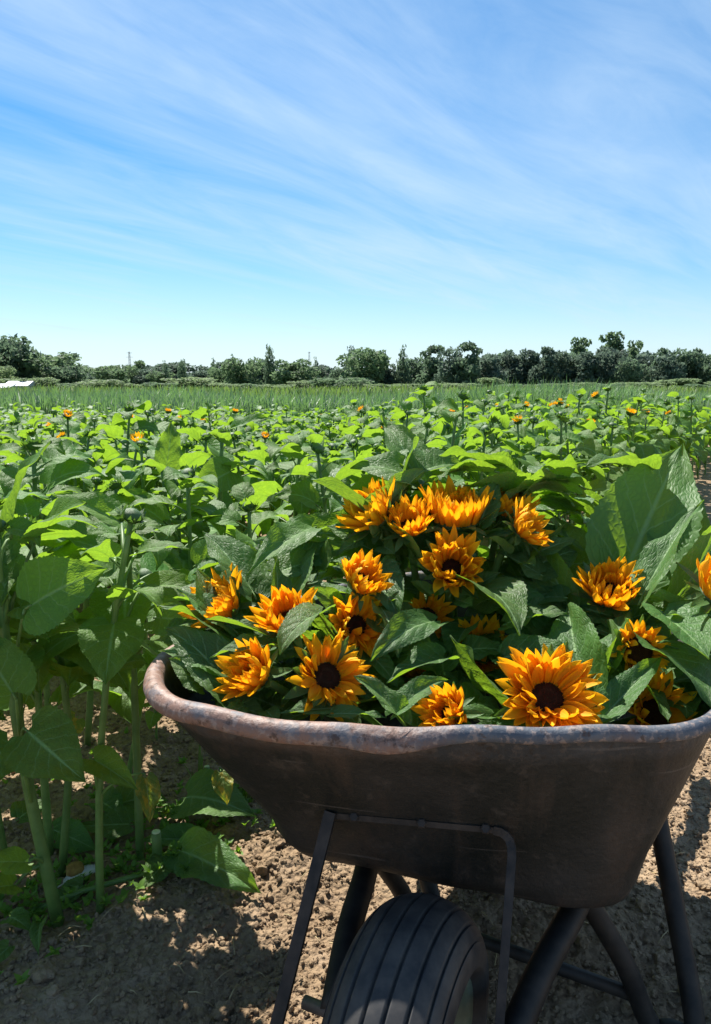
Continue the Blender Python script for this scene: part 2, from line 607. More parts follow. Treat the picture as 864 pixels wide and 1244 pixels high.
# loose clods on the soil (too many to count)
rs = np.random.RandomState(5)
PHI = (1 + 5 ** 0.5) / 2
ico = np.array([(-1, PHI, 0), (1, PHI, 0), (-1, -PHI, 0), (1, -PHI, 0), (0, -1, PHI), (0, 1, PHI), (0, -1, -PHI), (0, 1, -PHI),
                (PHI, 0, -1), (PHI, 0, 1), (-PHI, 0, -1), (-PHI, 0, 1)]) / math.hypot(1, PHI)
icf = np.array([(0, 11, 5), (0, 5, 1), (0, 1, 7), (0, 7, 10), (0, 10, 11), (1, 5, 9), (5, 11, 4), (11, 10, 2), (10, 7, 6), (7, 1, 8),
                (3, 9, 4), (3, 4, 2), (3, 2, 6), (3, 6, 8), (3, 8, 9), (4, 9, 5), (2, 4, 11), (6, 2, 10), (8, 6, 7), (9, 8, 1)])
# one subdivision
edge = {}
iv = [tuple(v) for v in ico]
f2 = []


def midp(a, b):
    k = (min(a, b), max(a, b))
    if k not in edge:
        v = (np.array(iv[a]) + np.array(iv[b])); v = v / np.linalg.norm(v)
        iv.append(tuple(v)); edge[k] = len(iv) - 1
    return edge[k]


for a, b, c in icf:
    ab, bc, ca = midp(a, b), midp(b, c), midp(c, a)
    f2 += [(a, ab, ca), (b, bc, ab), (c, ca, bc), (ab, bc, ca)]
ico2, icf2 = np.array(iv), np.array(f2)


def scatter_clods(n, rmin, rmax, base, faces, power, box):
    x = rs.uniform(box[0], box[1], n)
    y = box[2] + (box[3] - box[2]) * rs.rand(n) ** 1.5
    r = rmin + (rmax - rmin) * rs.rand(n) ** power
    z = soil_height(x, y) + r * 0.25
    k = len(base)
    jit = 1 + 0.55 * (rs.rand(n, k, 1) - 0.5)
    sc = (0.7 + 0.6 * rs.rand(n, 1, 3)) * np.array([1, 1, 0.75])
    ang = rs.rand(n) * 6.283
    ca, sa = np.cos(ang)[:, None], np.sin(ang)[:, None]
    v = base[None] * jit * sc * r[:, None, None]
    vx, vy = v[..., 0] * ca - v[..., 1] * sa, v[..., 0] * sa + v[..., 1] * ca
    v = np.stack([vx + x[:, None], vy + y[:, None], v[..., 2] + z[:, None]], -1)
    f = faces[None] + (np.arange(n) * k)[:, None, None]
    return v.reshape(-1, 3), f.reshape(-1, 3)


v1, f1 = scatter_clods(52000, 0.0014, 0.0068, ico, icf, 2.8, (-1.0, 1.1, 0.8, 2.5))
v2, f2_ = scatter_clods(1300, 0.005, 0.018, ico2, icf2, 3.0, (-1.3, 1.5, 0.6, 3.2))
clods = ob('soil_clods', np_mesh('soil_clods', np.concatenate([v1, v2]), np.concatenate([f1, f2_ + len(v1)]), M['soil'], smooth=False))
tag(clods, 'loose crumbly clods strewn over the bare brown soil', 'soil', kind='stuff')

# meadow far behind the crops
M['meadow'] = simple_mat('meadow', (0.075, 0.115, 0.035), (0.13, 0.17, 0.055), 0.12, 0.9, 0.1, 0.2, 0.2)
mm = MB(); mm.v = [(-900, 24, 0.03), (900, 24, 0.03), (900, 1500, 0.03), (-900, 1500, 0.03)]
mm.uv = [(0, 0)] * 4; mm.f = [(0, 1, 2, 3)]; mm.mi = [0]
tag(ob('meadow', mm.mesh('meadow', M['meadow'], False)), kind='structure')


# ------------------------------------------------------------------ leaf, petal, bract, bud meshes (shared)
def leaf_grid(mb, nu, nv, width, fold, droop, twist, ripple, seed, serr=0.05, quilt=0.022, y0=0.0, z0=0.0, a0=0.0):
    """heart shaped serrated blade, length 1 along +Y, bending down by droop"""
    r = random.Random(seed)
    ph = [r.uniform(0, 6.28) for _ in range(6)]
    pts, uvs = [], []
    # centre line
    cy, cz = [y0], [z0]
    for i in range(1, nu):
        t = i / (nu - 1)
        a = a0 - droop * (t ** 1.3)
        cy.append(cy[-1] + math.cos(a) / (nu - 1)); cz.append(cz[-1] + math.sin(a) / (nu - 1))
    for i in range(nu):
        t = i / (nu - 1)
        a = a0 - droop * (t ** 1.3)
        hw = width * 0.5 * ((t + 0.012) ** 0.42) * ((1 - t) ** 1.12) * 2.36
        if i % 2 and 0 < i < nu - 1:
            hw *= 1 + serr
        tw = twist * t
        for j in range(nv):
            v = -1 + 2 * j / (nv - 1)
            x = v * hw
            back = -0.13 * abs(v) ** 1.6 * (1 - t) ** 3.5
            lift = fold * abs(x) * (1 - 0.4 * t)
            side = 1 if v > 0 else 0
            rip = ripple * (abs(v) ** 2.2) * (math.sin(t * 11 + ph[side]) + 0.6 * math.sin(t * 19 + ph[2 + side])) * (0.3 + t * (1 - t) * 3)
            rip += 0.015 * math.sin(v * 5 + ph[4] + t * 4)
            qv = (t - 0.30 * abs(v) ** 0.8) * 6.0
            qf = abs((qv % 1.0) - 0.5)
            h = lift + rip + quilt * width * (0.25 - qf) * 2 * min(1, abs(v) * 4) * (1 - abs(v)) ** 0.5 * (1 - t) ** 0.4
            xx, hh = x * math.cos(tw) - h * math.sin(tw), x * math.sin(tw) + h * math.cos(tw)
            pts.append((xx, cy[i] + back * math.cos(a) - hh * math.sin(a), cz[i] + back * math.sin(a) + hh * math.cos(a)))
            uvs.append((v * 0.5 + 0.5, t))
    mb.grid(pts, nu, nv, uvs=uvs)


def blade_mesh(name, seed, nu, nv, width, fold, droop, ripple, mats, twist=0.0):
    mb = MB()
    leaf_grid(mb, nu, nv, width, fold, droop, twist, ripple, seed, y0=0.10)
    mb.tube([(0, 0, -0.01), (0, 0.05, -0.006), (0, 0.11, 0.0)], [0.022, 0.02, 0.012], 5, mat=1)
    k = (nu - 1) * nv + nv // 2
    ty, tz = mb.v[k][1], mb.v[k][2]
    an = -math.atan2(tz, ty)
    sc_ = 1.06 / math.hypot(ty, tz)
    ca, sa = math.cos(an) * sc_, math.sin(an) * sc_
    mb.v = [(x, y * ca - z * sa, y * sa + z * ca) for x, y, z in mb.v]
    return mb.mesh(name, mats)


def stalked_mesh(name, seed, nu, nv, width, rise, a0, droop, fold, ripple, mats, stalk=0.45, seg=5, twist=0.0):
    """leaf with its stalk: origin at the plant's stem, reaching out along +Y"""
    mb = MB()
    p = []
    y = z = 0.0
    n = 5
    for i in range(n + 1):
        p.append((0, y, z))
        a = rise + (a0 - rise) * (i / n) ** 1.5
        y += math.cos(a) * stalk / n; z += math.sin(a) * stalk / n
    end = p[-1]
    leaf_grid(mb, nu, nv, width, fold, droop, twist, ripple, seed, y0=end[1], z0=end[2], a0=a0)
    mb.tube(p, [0.034, 0.028, 0.024, 0.021, 0.018, 0.014], seg, mat=1, cap=False)
    return mb.mesh(name, mats)


cutm, fldm, farm, oldm = [M['leaf_cut'], M['stem']], [M['leaf'], M['stem']], [M['leaf_far'], M['stem']], [M['leaf_old'], M['stem']]
BLADE = [blade_mesh('cut_leaf', 100 + i, 39, 11, 1.0, (0.42, 0.25, 0.35, 0.18)[i % 4], (0.25, 0.6, 0.9, 1.15)[(i // 4 + i) % 4], (0.022, 0.04, 0.055)[i % 3], cutm, (0.0, 0.35, -0.35, 0.5, -0.5)[i % 5]) for i in range(12)]
BLADE_OLD = [blade_mesh('old_leaf', 130 + i, 27, 9, 1.0, rnd.uniform(0.1, 0.5), rnd.uniform(0.4, 1.3), 0.07, oldm, rnd.uniform(-0.5, 0.5)) for i in range(3)]
NEAR = [stalked_mesh('near_leaf', 200 + i, 37, 9, rnd.uniform(0.72, 0.92), R(rnd.uniform(35, 65)), R(rnd.uniform(0, 40)), R(rnd.uniform(50, 130)),
                     rnd.uniform(0.1, 0.4), rnd.uniform(0.02, 0.045), fldm, 0.45, 6, rnd.uniform(-0.4, 0.4)) for i in range(10)]
MID = [stalked_mesh('field_leaf', 300 + i, 13, 5, rnd.uniform(0.72, 0.92), R(rnd.uniform(35, 65)), R(rnd.uniform(0, 45)), R(rnd.uniform(55, 135)),
                    rnd.uniform(0.1, 0.4), rnd.uniform(0.02, 0.04), fldm, 0.40, 4, rnd.uniform(-0.4, 0.4)) for i in range(10)]


def petal_mesh(seed):
    r = random.Random(seed)
    mb = MB()
    nu, nv = 8, 5
    curl, tip = r.uniform(-0.5, 0.5), r.uniform(-0.8, 1.1)
    tw = r.uniform(-0.5, 0.5)
    y = z = 0.0
    pts, uvs = [], []
    a = 0.0
    for i in range(nu):
        t = i / (nu - 1)
        a = -curl * t + tip * max(0, t - 0.6) * 1.6
        if i:
            y += math.cos(a) / (nu - 1); z += math.sin(a) / (nu - 1)
        hw = 0.165 * (math.sin(math.pi * (0.10 + 0.90 * t) ** 0.85) ** 0.75) + 0.004
        for j in range(nv):
            v = -1 + 2 * j / (nv - 1)
            h = 0.10 * hw / 0.155 * abs(v) ** 1.5 + 0.02 * math.cos(v * 7.5)
            x = v * hw
            c, s = math.cos(tw * t), math.sin(tw * t)
            xx, hh = x * c - h * s, x * s + h * c
            pts.append((xx, y - hh * math.sin(a), z + hh * math.cos(a)))
            uvs.append((v * 0.5 + 0.5, t))
    mb.grid(pts, nu, nv, uvs=uvs)
    return mb.mesh('petal', M['petal'])


PETAL = [petal_mesh(i) for i in range(9)]


def bract_mesh(seed):
    r = random.Random(seed)
    mb = MB()
    nu, nv = 6, 3
    pts = []
    y = z = 0.0
    curl = r.uniform(-0.6, 0.9)
    for i in range(nu):
        t = i / (nu - 1)
        a = curl * t
        if i:
            y += math.cos(a) / (nu - 1); z += math.sin(a) / (nu - 1)
        hw = 0.24 * (1 - t) ** 0.8 * (0.7 + 0.8 * t)
        for j in range(nv):
            v = j - 1
            pts.append((v * hw, y, z + 0.06 * abs(v)))
    mb.grid(pts, nu, nv)
    return mb.mesh('bract', M['bract'])


BRACT = [bract_mesh(i + 40) for i in range(4)]


def disc_mesh():
    """dark floret disc of radius 1, a dome of small spiral bumps"""
    mb = MB()
    nu, nv = 7, 24
    pts = []
    for i in range(nu):
        r_ = 1.0 - i / (nu - 1) * 0.98
        for j in range(nv):
            a = 2 * math.pi * j / nv
            pts.append((r_ * math.cos(a), r_ * math.sin(a), 0.12 * (1 - r_ ** 2) - (0.10 if r_ < 0.35 else 0)))
    mb.grid(pts, nu, nv, close_u=True)
    for k in range(170):
        a = k * 2.39996
        r_ = math.sqrt((k + 0.5) / 170) * 0.97
        c = Vector((r_ * math.cos(a), r_ * math.sin(a), 0.10 * (1 - r_ ** 2)))
        h = 0.10 + 0.16 * (r_ > 0.55) + 0.05 * math.sin(k * 3.3)
        o = len(mb.v)
        s = 0.045
        tip = c + Vector((c.x * 0.08, c.y * 0.08, h))
        for q in range(4):
            b = q * math.pi / 2 + a
            mb.v.append((c.x + s * math.cos(b), c.y + s * math.sin(b), c.z - 0.03)); mb.uv.append((0, 0))
        mb.v.append(tuple(tip)); mb.uv.append((0, 0))
        for q in range(4):
            mb.f.append((o + q, o + (q + 1) % 4, o + 4)); mb.mi.append(0)
    return mb.mesh('disc', M['disc'], False)


DISC = disc_mesh()


def cup_mesh():
    """green receptacle: a shallow cup of radius 1 behind the flower"""
    mb = MB()
    prof = [(0.20, -0.62), (0.45, -0.50), (0.75, -0.34), (0.96, -0.14), (1.0, 0.0), (0.9, 0.05), (0.02, 0.05)]
    nv = 16
    pts = [(r_ * math.cos(2 * math.pi * j / nv), r_ * math.sin(2 * math.pi * j / nv), z) for r_, z in prof for j in range(nv)]
    mb.grid(pts, len(prof), nv, close_u=True)
    return mb.mesh('receptacle', M['bract'])


CUP = cup_mesh()


def bud_mesh(seed, open_=0.0):
    """closed bud of radius 1 wrapped in pointed bracts; one mesh for distant plants"""
    r = random.Random(seed)
    mb = MB()
    nv = 10
    prof = [(0.2, -0.5), (0.7, -0.35), (1.0, 0.05), (0.85, 0.45), (0.45, 0.7), (0.02, 0.75)]
    mb.grid([(a * math.cos(2 * math.pi * j / nv), a * math.sin(2 * math.pi * j / nv), z) for a, z in prof for j in range(nv)], len(prof), nv, close_u=True)
    for k in range(24):
        a = k * 2.4
        L_ = r.uniform(0.6, 1.25)
        el = R(r.uniform(40, 95)) - (0.5 if k % 2 else 0)
        d = Vector((math.cos(a) * math.cos(el), math.sin(a) * math.cos(el), math.sin(el)))
        o = Vector((math.cos(a), math.sin(a), 0)) * 0.85 + Vector((0, 0, -0.15))
        s = Vector((-math.sin(a), math.cos(a), 0)) * 0.2
        i0 = len(mb.v)
        mid = o + d * L_ * 0.5 + Vector((math.cos(a), math.sin(a), 0)) * 0.18
        for q in (o - s, o + s, mid + s * 0.8, mid - s * 0.8, o + d * L_):
            mb.v.append(tuple(q)); mb.uv.append((0, 0))
        mb.f += [(i0, i0 + 1, i0 + 2, i0 + 3), (i0 + 3, i0 + 2, i0 + 4)]; mb.mi += [0, 0]
    return mb.mesh('bud', M['bract'])


BUD = [bud_mesh(i) for i in range(3)]


def bloom_mesh(seed):
    """opening orange flower of radius 1 for distant plants: ring of petals"""
    r = random.Random(seed)
    mb = MB()
    for k in range(26):
        a = 2 * math.pi * k / 26 + r.uniform(-0.1, 0.1)
        el = R(r.uniform(35, 85))
        d = Vector((math.cos(a) * math.cos(el), math.sin(a) * math.cos(el), math.sin(el)))
        o = Vector((math.cos(a), math.sin(a), 0)) * 0.72
        s = Vector((-math.sin(a), math.cos(a), 0)) * 0.17
        L_ = r.uniform(0.9, 1.25)
        i0 = len(mb.v)
        for q, u in ((o - s * 0.6, 0), (o + s * 0.6, 0), (o + d * L_ * 0.5 + s, 0.5), (o + d * L_ * 0.5 - s, 0.5), (o + d * L_, 1)):
            mb.v.append(tuple(q)); mb.uv.append((0.5, u))
        mb.f += [(i0, i0 + 1, i0 + 2, i0 + 3), (i0 + 3, i0 + 2, i0 + 4)]; mb.mi += [0, 0]
    return mb.mesh('bloom', M['petal'])


BLOOM = [bloom_mesh(i) for i in range(3)]
BROWN_DISC = DISC


def stem_mesh(pts, r0, r1, seg=8, mat=None, rough=0.0):
    mb = MB()
    n = len(pts)
    mb.tube(pts, [r0 + (r1 - r0) * i / (n - 1) for i in range(n)], seg)
    return mb.mesh('stem', mat or M['stem'])


# ------------------------------------------------------------------ wheelbarrow
def build_wheelbarrow():
    root = ob('wheelbarrow', None)
    root.location = (0.30, 1.30, 0)
    inv = Matrix.Translation((-0.30, -1.30, 0))
    tag(root, 'old dark steel wheelbarrow with rusty rolled rim, heaped with cut sunflowers', 'wheelbarrow')
    ZR, ZB = 0.56, 0.265

    def part(name, mb, mats, smooth=True, parent=None):
        me = mb.mesh(name, mats, smooth)
        me.transform(inv)
        return ob(name, me, parent or root)

    # rim line (world xy): the near half read off the photograph, the far half closing the tub
    near = [(192, 836), (206, 850), (232, 861), (262, 868), (330, 878), (400, 884), (453, 887), (520, 889), (580, 890), (640, 890), (700, 888), (757, 886), (812, 882), (864, 876)]
    rim = [atz(px, py, ZR).xy for px, py in near]
    rim += [Vector(p) for p in ((0.545, 1.02), (0.60, 1.11), (0.635, 1.23), (0.65, 1.36), (0.63, 1.50), (0.56, 1.62), (0.44, 1.70), (0.30, 1.72), (0.15, 1.69), (0.01, 1.60), (-0.12, 1.47), (-0.22, 1.33), (-0.29, 1.21), (-0.315, 1.13))]
    bot = [atz(px, py, ZB).xy for px, py in ((384, 1030), (392, 1036), (415, 1042), (440, 1047), (475, 1055), (510, 1062), (545, 1070), (580, 1078), (610, 1085), (640, 1091), (670, 1097), (700, 1101), (728, 1103), (752, 1098))]
    bot += [Vector(p) for p in ((0.385, 0.985), (0.415, 1.03), (0.435, 1.12), (0.45, 1.25), (0.45, 1.38), (0.42, 1.48), (0.36, 1.54), (0.27, 1.55), (0.17, 1.52), (0.09, 1.44), (0.02, 1.34), (-0.03, 1.25), (-0.07, 1.18), (-0.085, 1.13))]
    n0 = len(rim)

    def dense(poly, k):
        out = []
        n = len(poly)
        for i in range(n):
            p0, p1, p2, p3 = poly[i - 1], poly[i], poly[(i + 1) % n], poly[(i + 2) % n]
            for s in range(k):
                t = s / k
                out.append(0.5 * ((2 * p1) + (p2 - p0) * t + (2 * p0 - 5 * p1 + 4 * p2 - p3) * t * t + (3 * p1 - p0 - 3 * p2 + p3) * t ** 3))
        return out
    rim, bot = dense(rim, 4), dense(bot, 4)

    def smooth_ring(p, it):
        n = len(p)
        for _ in range(it):
            p = [(p[i - 1] + p[i] * 2 + p[(i + 1) % n]) / 4 for i in range(n)]
        return p
    rim, bot = smooth_ring(rim, 6), smooth_ring(bot, 8)
    n = len(rim)
    nrm = []
    for i in range(n):
        t = (rim[(i + 1) % n] - rim[i - 1]).normalized()
        nrm.append(Vector((t.y, -t.x)))
    cen = sum(rim, Vector((0, 0))) / n
    if nrm[0].dot(rim[0] - cen) < 0:
        nrm = [-v for v in nrm]
    rr = random.Random(3)
    # lip size: broad pouring lip at the nose, slimmer round the right side
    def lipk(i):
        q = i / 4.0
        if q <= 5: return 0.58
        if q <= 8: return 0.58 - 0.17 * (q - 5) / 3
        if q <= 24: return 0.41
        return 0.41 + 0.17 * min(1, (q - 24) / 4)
    wob = [0.0025 * math.sin(i * 0.23) + 0.002 * math.sin(i * 0.61 + 1) for i in range(n)]
    dent = [-0.010 * math.exp(-((i / 4.0 - 6.2) / 0.8) ** 2) for i in range(n)]
    prof = [(-0.016, -0.030), (-0.014, -0.010), (-0.010, 0.004), (0.000, 0.014), (0.012, 0.018), (0.024, 0.014), (0.033, 0.004), (0.037, -0.009), (0.034, -0.021), (0.026, -0.027), (0.018, -0.026)]
    rings, lip = [], []
    # under-curl to top
    for k, (o, z) in enumerate(prof[::-1]):
        s = (1.0 if k > 5 else 1.0)
        for i in range(n):
            kk = lipk(i)
            p = rim[i] + nrm[i] * (o * kk)
            rings.append((p.x, p.y, ZR + z * kk + wob[i] + (dent[i] if o > 0.02 else 0)))
            lip.append(1.0 if k < len(prof) - 1 else 0.35)
    # wall: the rim pulls in, straight slope, rounded foot
    steps = [0.02, 0.08, 0.16, 0.26, 0.37, 0.48, 0.59, 0.70, 0.79, 0.86, 0.92, 0.96, 0.985, 1.0]
    for s in steps:
        # superellipse foot
        hz = s if s < 0.8 else 0.8 + 0.2 * math.sin((s - 0.8) / 0.2 * math.pi / 2)
        hx = s * 0.90 if s < 0.8 else 0.72 + 0.28 * (1 - math.cos((s - 0.8) / 0.2 * math.pi / 2)) ** 1.0
        for i in range(n):
            a = rim[i] + nrm[i] * (-0.014 * lipk(i))
            p = a.lerp(bot[i], hx)
            w = 0.003 * math.sin(i * 0.35 + s * 6) * s
            rings.append((p.x + nrm[i].x * w, p.y + nrm[i].y * w, (ZR - 0.03) + (ZB - (ZR - 0.03)) * hz))
            lip.append(max(0.0, 0.3 - s * 5))
    cb = sum(bot, Vector((0, 0))) / n
    for s in (0.9, 0.7, 0.4, 0.05):
        for i in range(n):
            p = cb.lerp(bot[i], s)
            rings.append((p.x, p.y, ZB - 0.004 * (1 - s)))
            lip.append(0.0)
    mb = MB()
    mb.grid(rings, len(prof) + len(steps) + 4, n, close_u=True)
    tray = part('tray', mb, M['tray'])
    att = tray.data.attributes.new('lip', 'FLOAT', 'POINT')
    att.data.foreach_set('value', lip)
    aw = tray.data.attributes.new('worn_lit', 'FLOAT', 'POINT')  # rusty lit left against right side with shade painted into its colour
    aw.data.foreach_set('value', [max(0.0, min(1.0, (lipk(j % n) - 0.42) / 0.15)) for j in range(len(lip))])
    sol = tray.modifiers.new('sheet', 'SOLIDIFY')
    sol.thickness = 0.0022
    sol.offset = 0

    # wheel
    a = R(25)
    nv_, hv = Vector((math.cos(a), -math.sin(a), 0)), Vector((-math.sin(a), -math.cos(a), 0))
    Q = Vector((0.066, 0.815, 0.173)); RW = 0.173

    def revolve(prof_, seg=56):
        mb_ = MB()
        pts = []
        for s, r_ in prof_:
            for k in range(seg):
                b = 2 * math.pi * k / seg
                pts.append(Q + nv_ * s + (hv * math.cos(b) + Vector((0, 0, 1)) * math.sin(b)) * r_)
        mb_.grid(pts, len(prof_), seg, close_u=True)
        return mb_
    wheel = part('wheel', revolve([(-0.030, 0.026), (0.030, 0.026), (0.030, 0.018), (-0.030, 0.018), (-0.030, 0.026)], 20), M['steel'])
    # tyre profile with seven grooves round the crown
    tp = []
    WT = 0.074
    tp.append((-0.050, 0.085)); tp.append((-0.064, 0.099))
    nprof = 141
    for k in range(nprof):
        u = -1 + 2 * k / (nprof - 1)
        ang = u * R(98)
        s = WT * math.sin(ang) if abs(ang) < math.pi / 2 else math.copysign(WT, u) * (1 - 0.02 * (abs(ang) - math.pi / 2))
        r_ = 0.115 + (RW - 0.115) * (math.cos(ang) if math.cos(ang) > 0 else math.cos(ang) * 0.6) ** 1.0 if math.cos(ang) > 0 else 0.115 + (RW - 0.115) * math.cos(ang)
        if abs(u) < 0.78:
            g = (u / 0.78 * 4.0 + 0.5) % 1.0
            if abs(g - 0.5) > 0.42:
                r_ -= 0.006
        tp.append((s, r_))
    tp.append((0.064, 0.099)); tp.append((0.050, 0.085))
    part('tyre', revolve(tp, 72), M['rubber'], parent=wheel)
    part('rim', revolve([(-0.052, 0.087), (-0.060, 0.092), (-0.052, 0.083), (-0.026, 0.074), (-0.012, 0.045), (-0.030, 0.030), (-0.030, 0.024), (0.030, 0.024),
                         (0.030, 0.030), (0.012, 0.045), (0.026, 0.074), (0.052, 0.083), (0.060, 0.092), (0.052, 0.087)], 48), M['hub'], parent=wheel)
    AL, AR = Vector((-0.108, 0.850, 0.150)), Vector((0.172, 0.775, 0.175))
    ax = MB(); ax.tube([Q - nv_ * 0.150, Q + nv_ * 0.120], 0.009, 12)
    part('axle', ax, M['steel'])

    # front brace: flat bar, two uprights and a cross piece lying on the tub's nose
    from mathutils.bvhtree import BVHTree
    tv = [v.co + root.location for v in tray.data.vertices]
    bvh = BVHTree.FromPolygons(tv, [tuple(p.vertices) for p in tray.data.polygons])

    def on_tub(px, py, gap):
        r_ = ray(px, py).normalized()
        h_ = bvh.ray_cast(CAM, r_)
        return h_[0] - r_ * gap
    TL, TR = on_tub(401, 990, 0.012), on_tub(624, 1011, 0.012)
    nbar = Vector((-0.2, -1, 0.15))
    br = MB()
    cr = (TR - TL).normalized()
    dn = (AR - TR).normalized()
    px0, px1 = Vector((401, 990)), Vector((600, 1008))
    seq = [on_tub(*px0.lerp(px1, i / 8), 0.005) for i in range(9)]
    c0, c1 = seq[-1], TR + dn * 0.03
    seq += [c0.lerp(TR, s_).lerp(TR.lerp(c1, s_), s_) for s_ in (0.2, 0.4, 0.6, 0.8, 1.0)] + [c1.lerp(AR, 0.33), c1.lerp(AR, 0.66), AR]
    br.strip(seq[:10], 0.008, 0.005, nbar)
    br.strip(seq[8:], 0.0115, 0.006, nbar)
    br.strip([TL + (TL - AL).normalized() * 0.004, TL.lerp(AL, 0.5), AL], 0.017, 0.0075, Vector((-0.4, -1, 0.2)))
    brace = part('front_brace', br, M['brace'], False)
    for bx_, by_ in ((430, 992.5), (512, 1000), (590, 1007)):
        c_ = on_tub(bx_, by_, 0.004)
        bm_ = MB(); d_ = -ray(bx_, by_).normalized()
        bm_.tube([c_, c_ + d_ * 0.006, c_ + d_ * 0.008], [0.0075, 0.0075, 0.0055], 6)
        part('bolt', bm_, M['brace'], False, parent=brace)

    # frame tubes from the axle, under the tub, up to the grips
    FR = [Q + nv_ * 0.115 + Vector((0, 0, 0)), Vector((0.255, 0.895, 0.205)), Vector((0.345, 1.02, 0.225)), Vector((0.45, 1.22, 0.232)), Vector((0.52, 1.42, 0.238)), Vector((0.60, 1.62, 0.27)), Vector((0.66, 1.80, 0.36)), Vector((0.70, 1.93, 0.42)), Vector((0.74, 2.06, 0.45))]
    FL = [Q - nv_ * 0.105, Vector((-0.010, 0.97, 0.205)), Vector((0.020, 1.10, 0.225)), Vector((0.04, 1.30, 0.232)), Vector((0.07, 1.50, 0.238)), Vector((0.12, 1.72, 0.27)), Vector((0.18, 1.92, 0.36)), Vector((0.22, 2.05, 0.42)), Vector((0.26, 2.18, 0.45))]
    for F_ in (FR, FL):
        mb_ = MB()
        pts = []
        m = len(F_)
        for i in range(m - 1):
            p0, p1, p2, p3 = F_[max(i - 1, 0)], F_[i], F_[i + 1], F_[min(i + 2, m - 1)]
            for s in range(4):
                t = s / 4
                pts.append(0.5 * ((2 * p1) + (p2 - p0) * t + (2 * p0 - 5 * p1 + 4 * p2 - p3) * t * t + (3 * p1 - p0 - 3 * p2 + p3) * t ** 3))
        pts.append(F_[-1])
        mb_.tube(pts, 0.0195, 14)
        tube = part('frame_tube', mb_, M['frame'])
        g = MB()
        d = (F_[-1] - F_[-2]).normalized()
        g.tube([F_[-1] - d * 0.11, F_[-1] - d * 0.10, F_[-1] + d * 0.004, F_[-1] + d * 0.010], [0.021, 0.0235, 0.0235, 0.018], 14)
        part('grip', g, M['rubber'], parent=tube)
    # legs: two struts each, meeting a short foot
    legs = [([Vector((0.352, 1.03, 0.222)), Vector((0.385, 1.03, 0.17)), Vector((0.425, 1.02, 0.10)), Vector((0.462, 1.005, 0.012)), Vector((0.492, 0.995, 0.012)), Vector((0.520, 0.985, 0.014)), Vector((0.524, 1.01, 0.06)), Vector((0.522, 1.10, 0.18)), Vector((0.515, 1.20, 0.33))]),
            ([Vector((0.028, 1.15, 0.222)), Vector((0.050, 1.17, 0.17)), Vector((0.085, 1.19, 0.10)), Vector((0.115, 1.20, 0.012)), Vector((0.135, 1.215, 0.012)), Vector((0.150, 1.23, 0.014)), Vector((0.140, 1.27, 0.06)), Vector((0.10, 1.32, 0.16)), Vector((0.05, 1.38, 0.235))])]
    for F_ in legs:
        mb_ = MB()
        pts = []
        m = len(F_)
        for i in range(m - 1):
            p0, p1, p2, p3 = F_[max(i - 1, 0)], F_[i], F_[i + 1], F_[min(i + 2, m - 1)]
            for s in range(4):
                t = s / 4
                pts.append(0.5 * ((2 * p1) + (p2 - p0) * t + (2 * p0 - 5 * p1 + 4 * p2 - p3) * t * t + (3 * p1 - p0 - 3 * p2 + p3) * t ** 3))
        pts.append(F_[-1])
        mb_.tube(pts, 0.016, 12)
        part('leg', mb_, M['frame'])
    cb_ = MB(); cb_.tube([(0.10, 1.195, 0.055), (0.445, 1.013, 0.055)], 0.011, 10)
    part('leg_brace', cb_, M['frame'])
    return root


barrow = build_wheelbarrow()


# ------------------------------------------------------------------ cut sunflowers in the wheelbarrow
def leaf_pt(parent, inv, P0, P1, wid, nhint, mesh):
    d = P1 - P0
    ln = d.length / 1.06
    m = frame(P0, d, nhint, wid, ln, (wid + ln) / 2)
    return ob('leaf', mesh, parent, inv @ m)


def heap_depth(px, d):
    """depth inside the heap: it rises gently from the near rim to the back of the tub"""
    r_ = 1.03 + max(0.0, 400 - px) * 0.0006
    k = 1.0 + 0.55 * max(0.0, min(1.0, (px - 270) / 170))
    return r_ + (d - r_) * (k if d > r_ else 1.0)


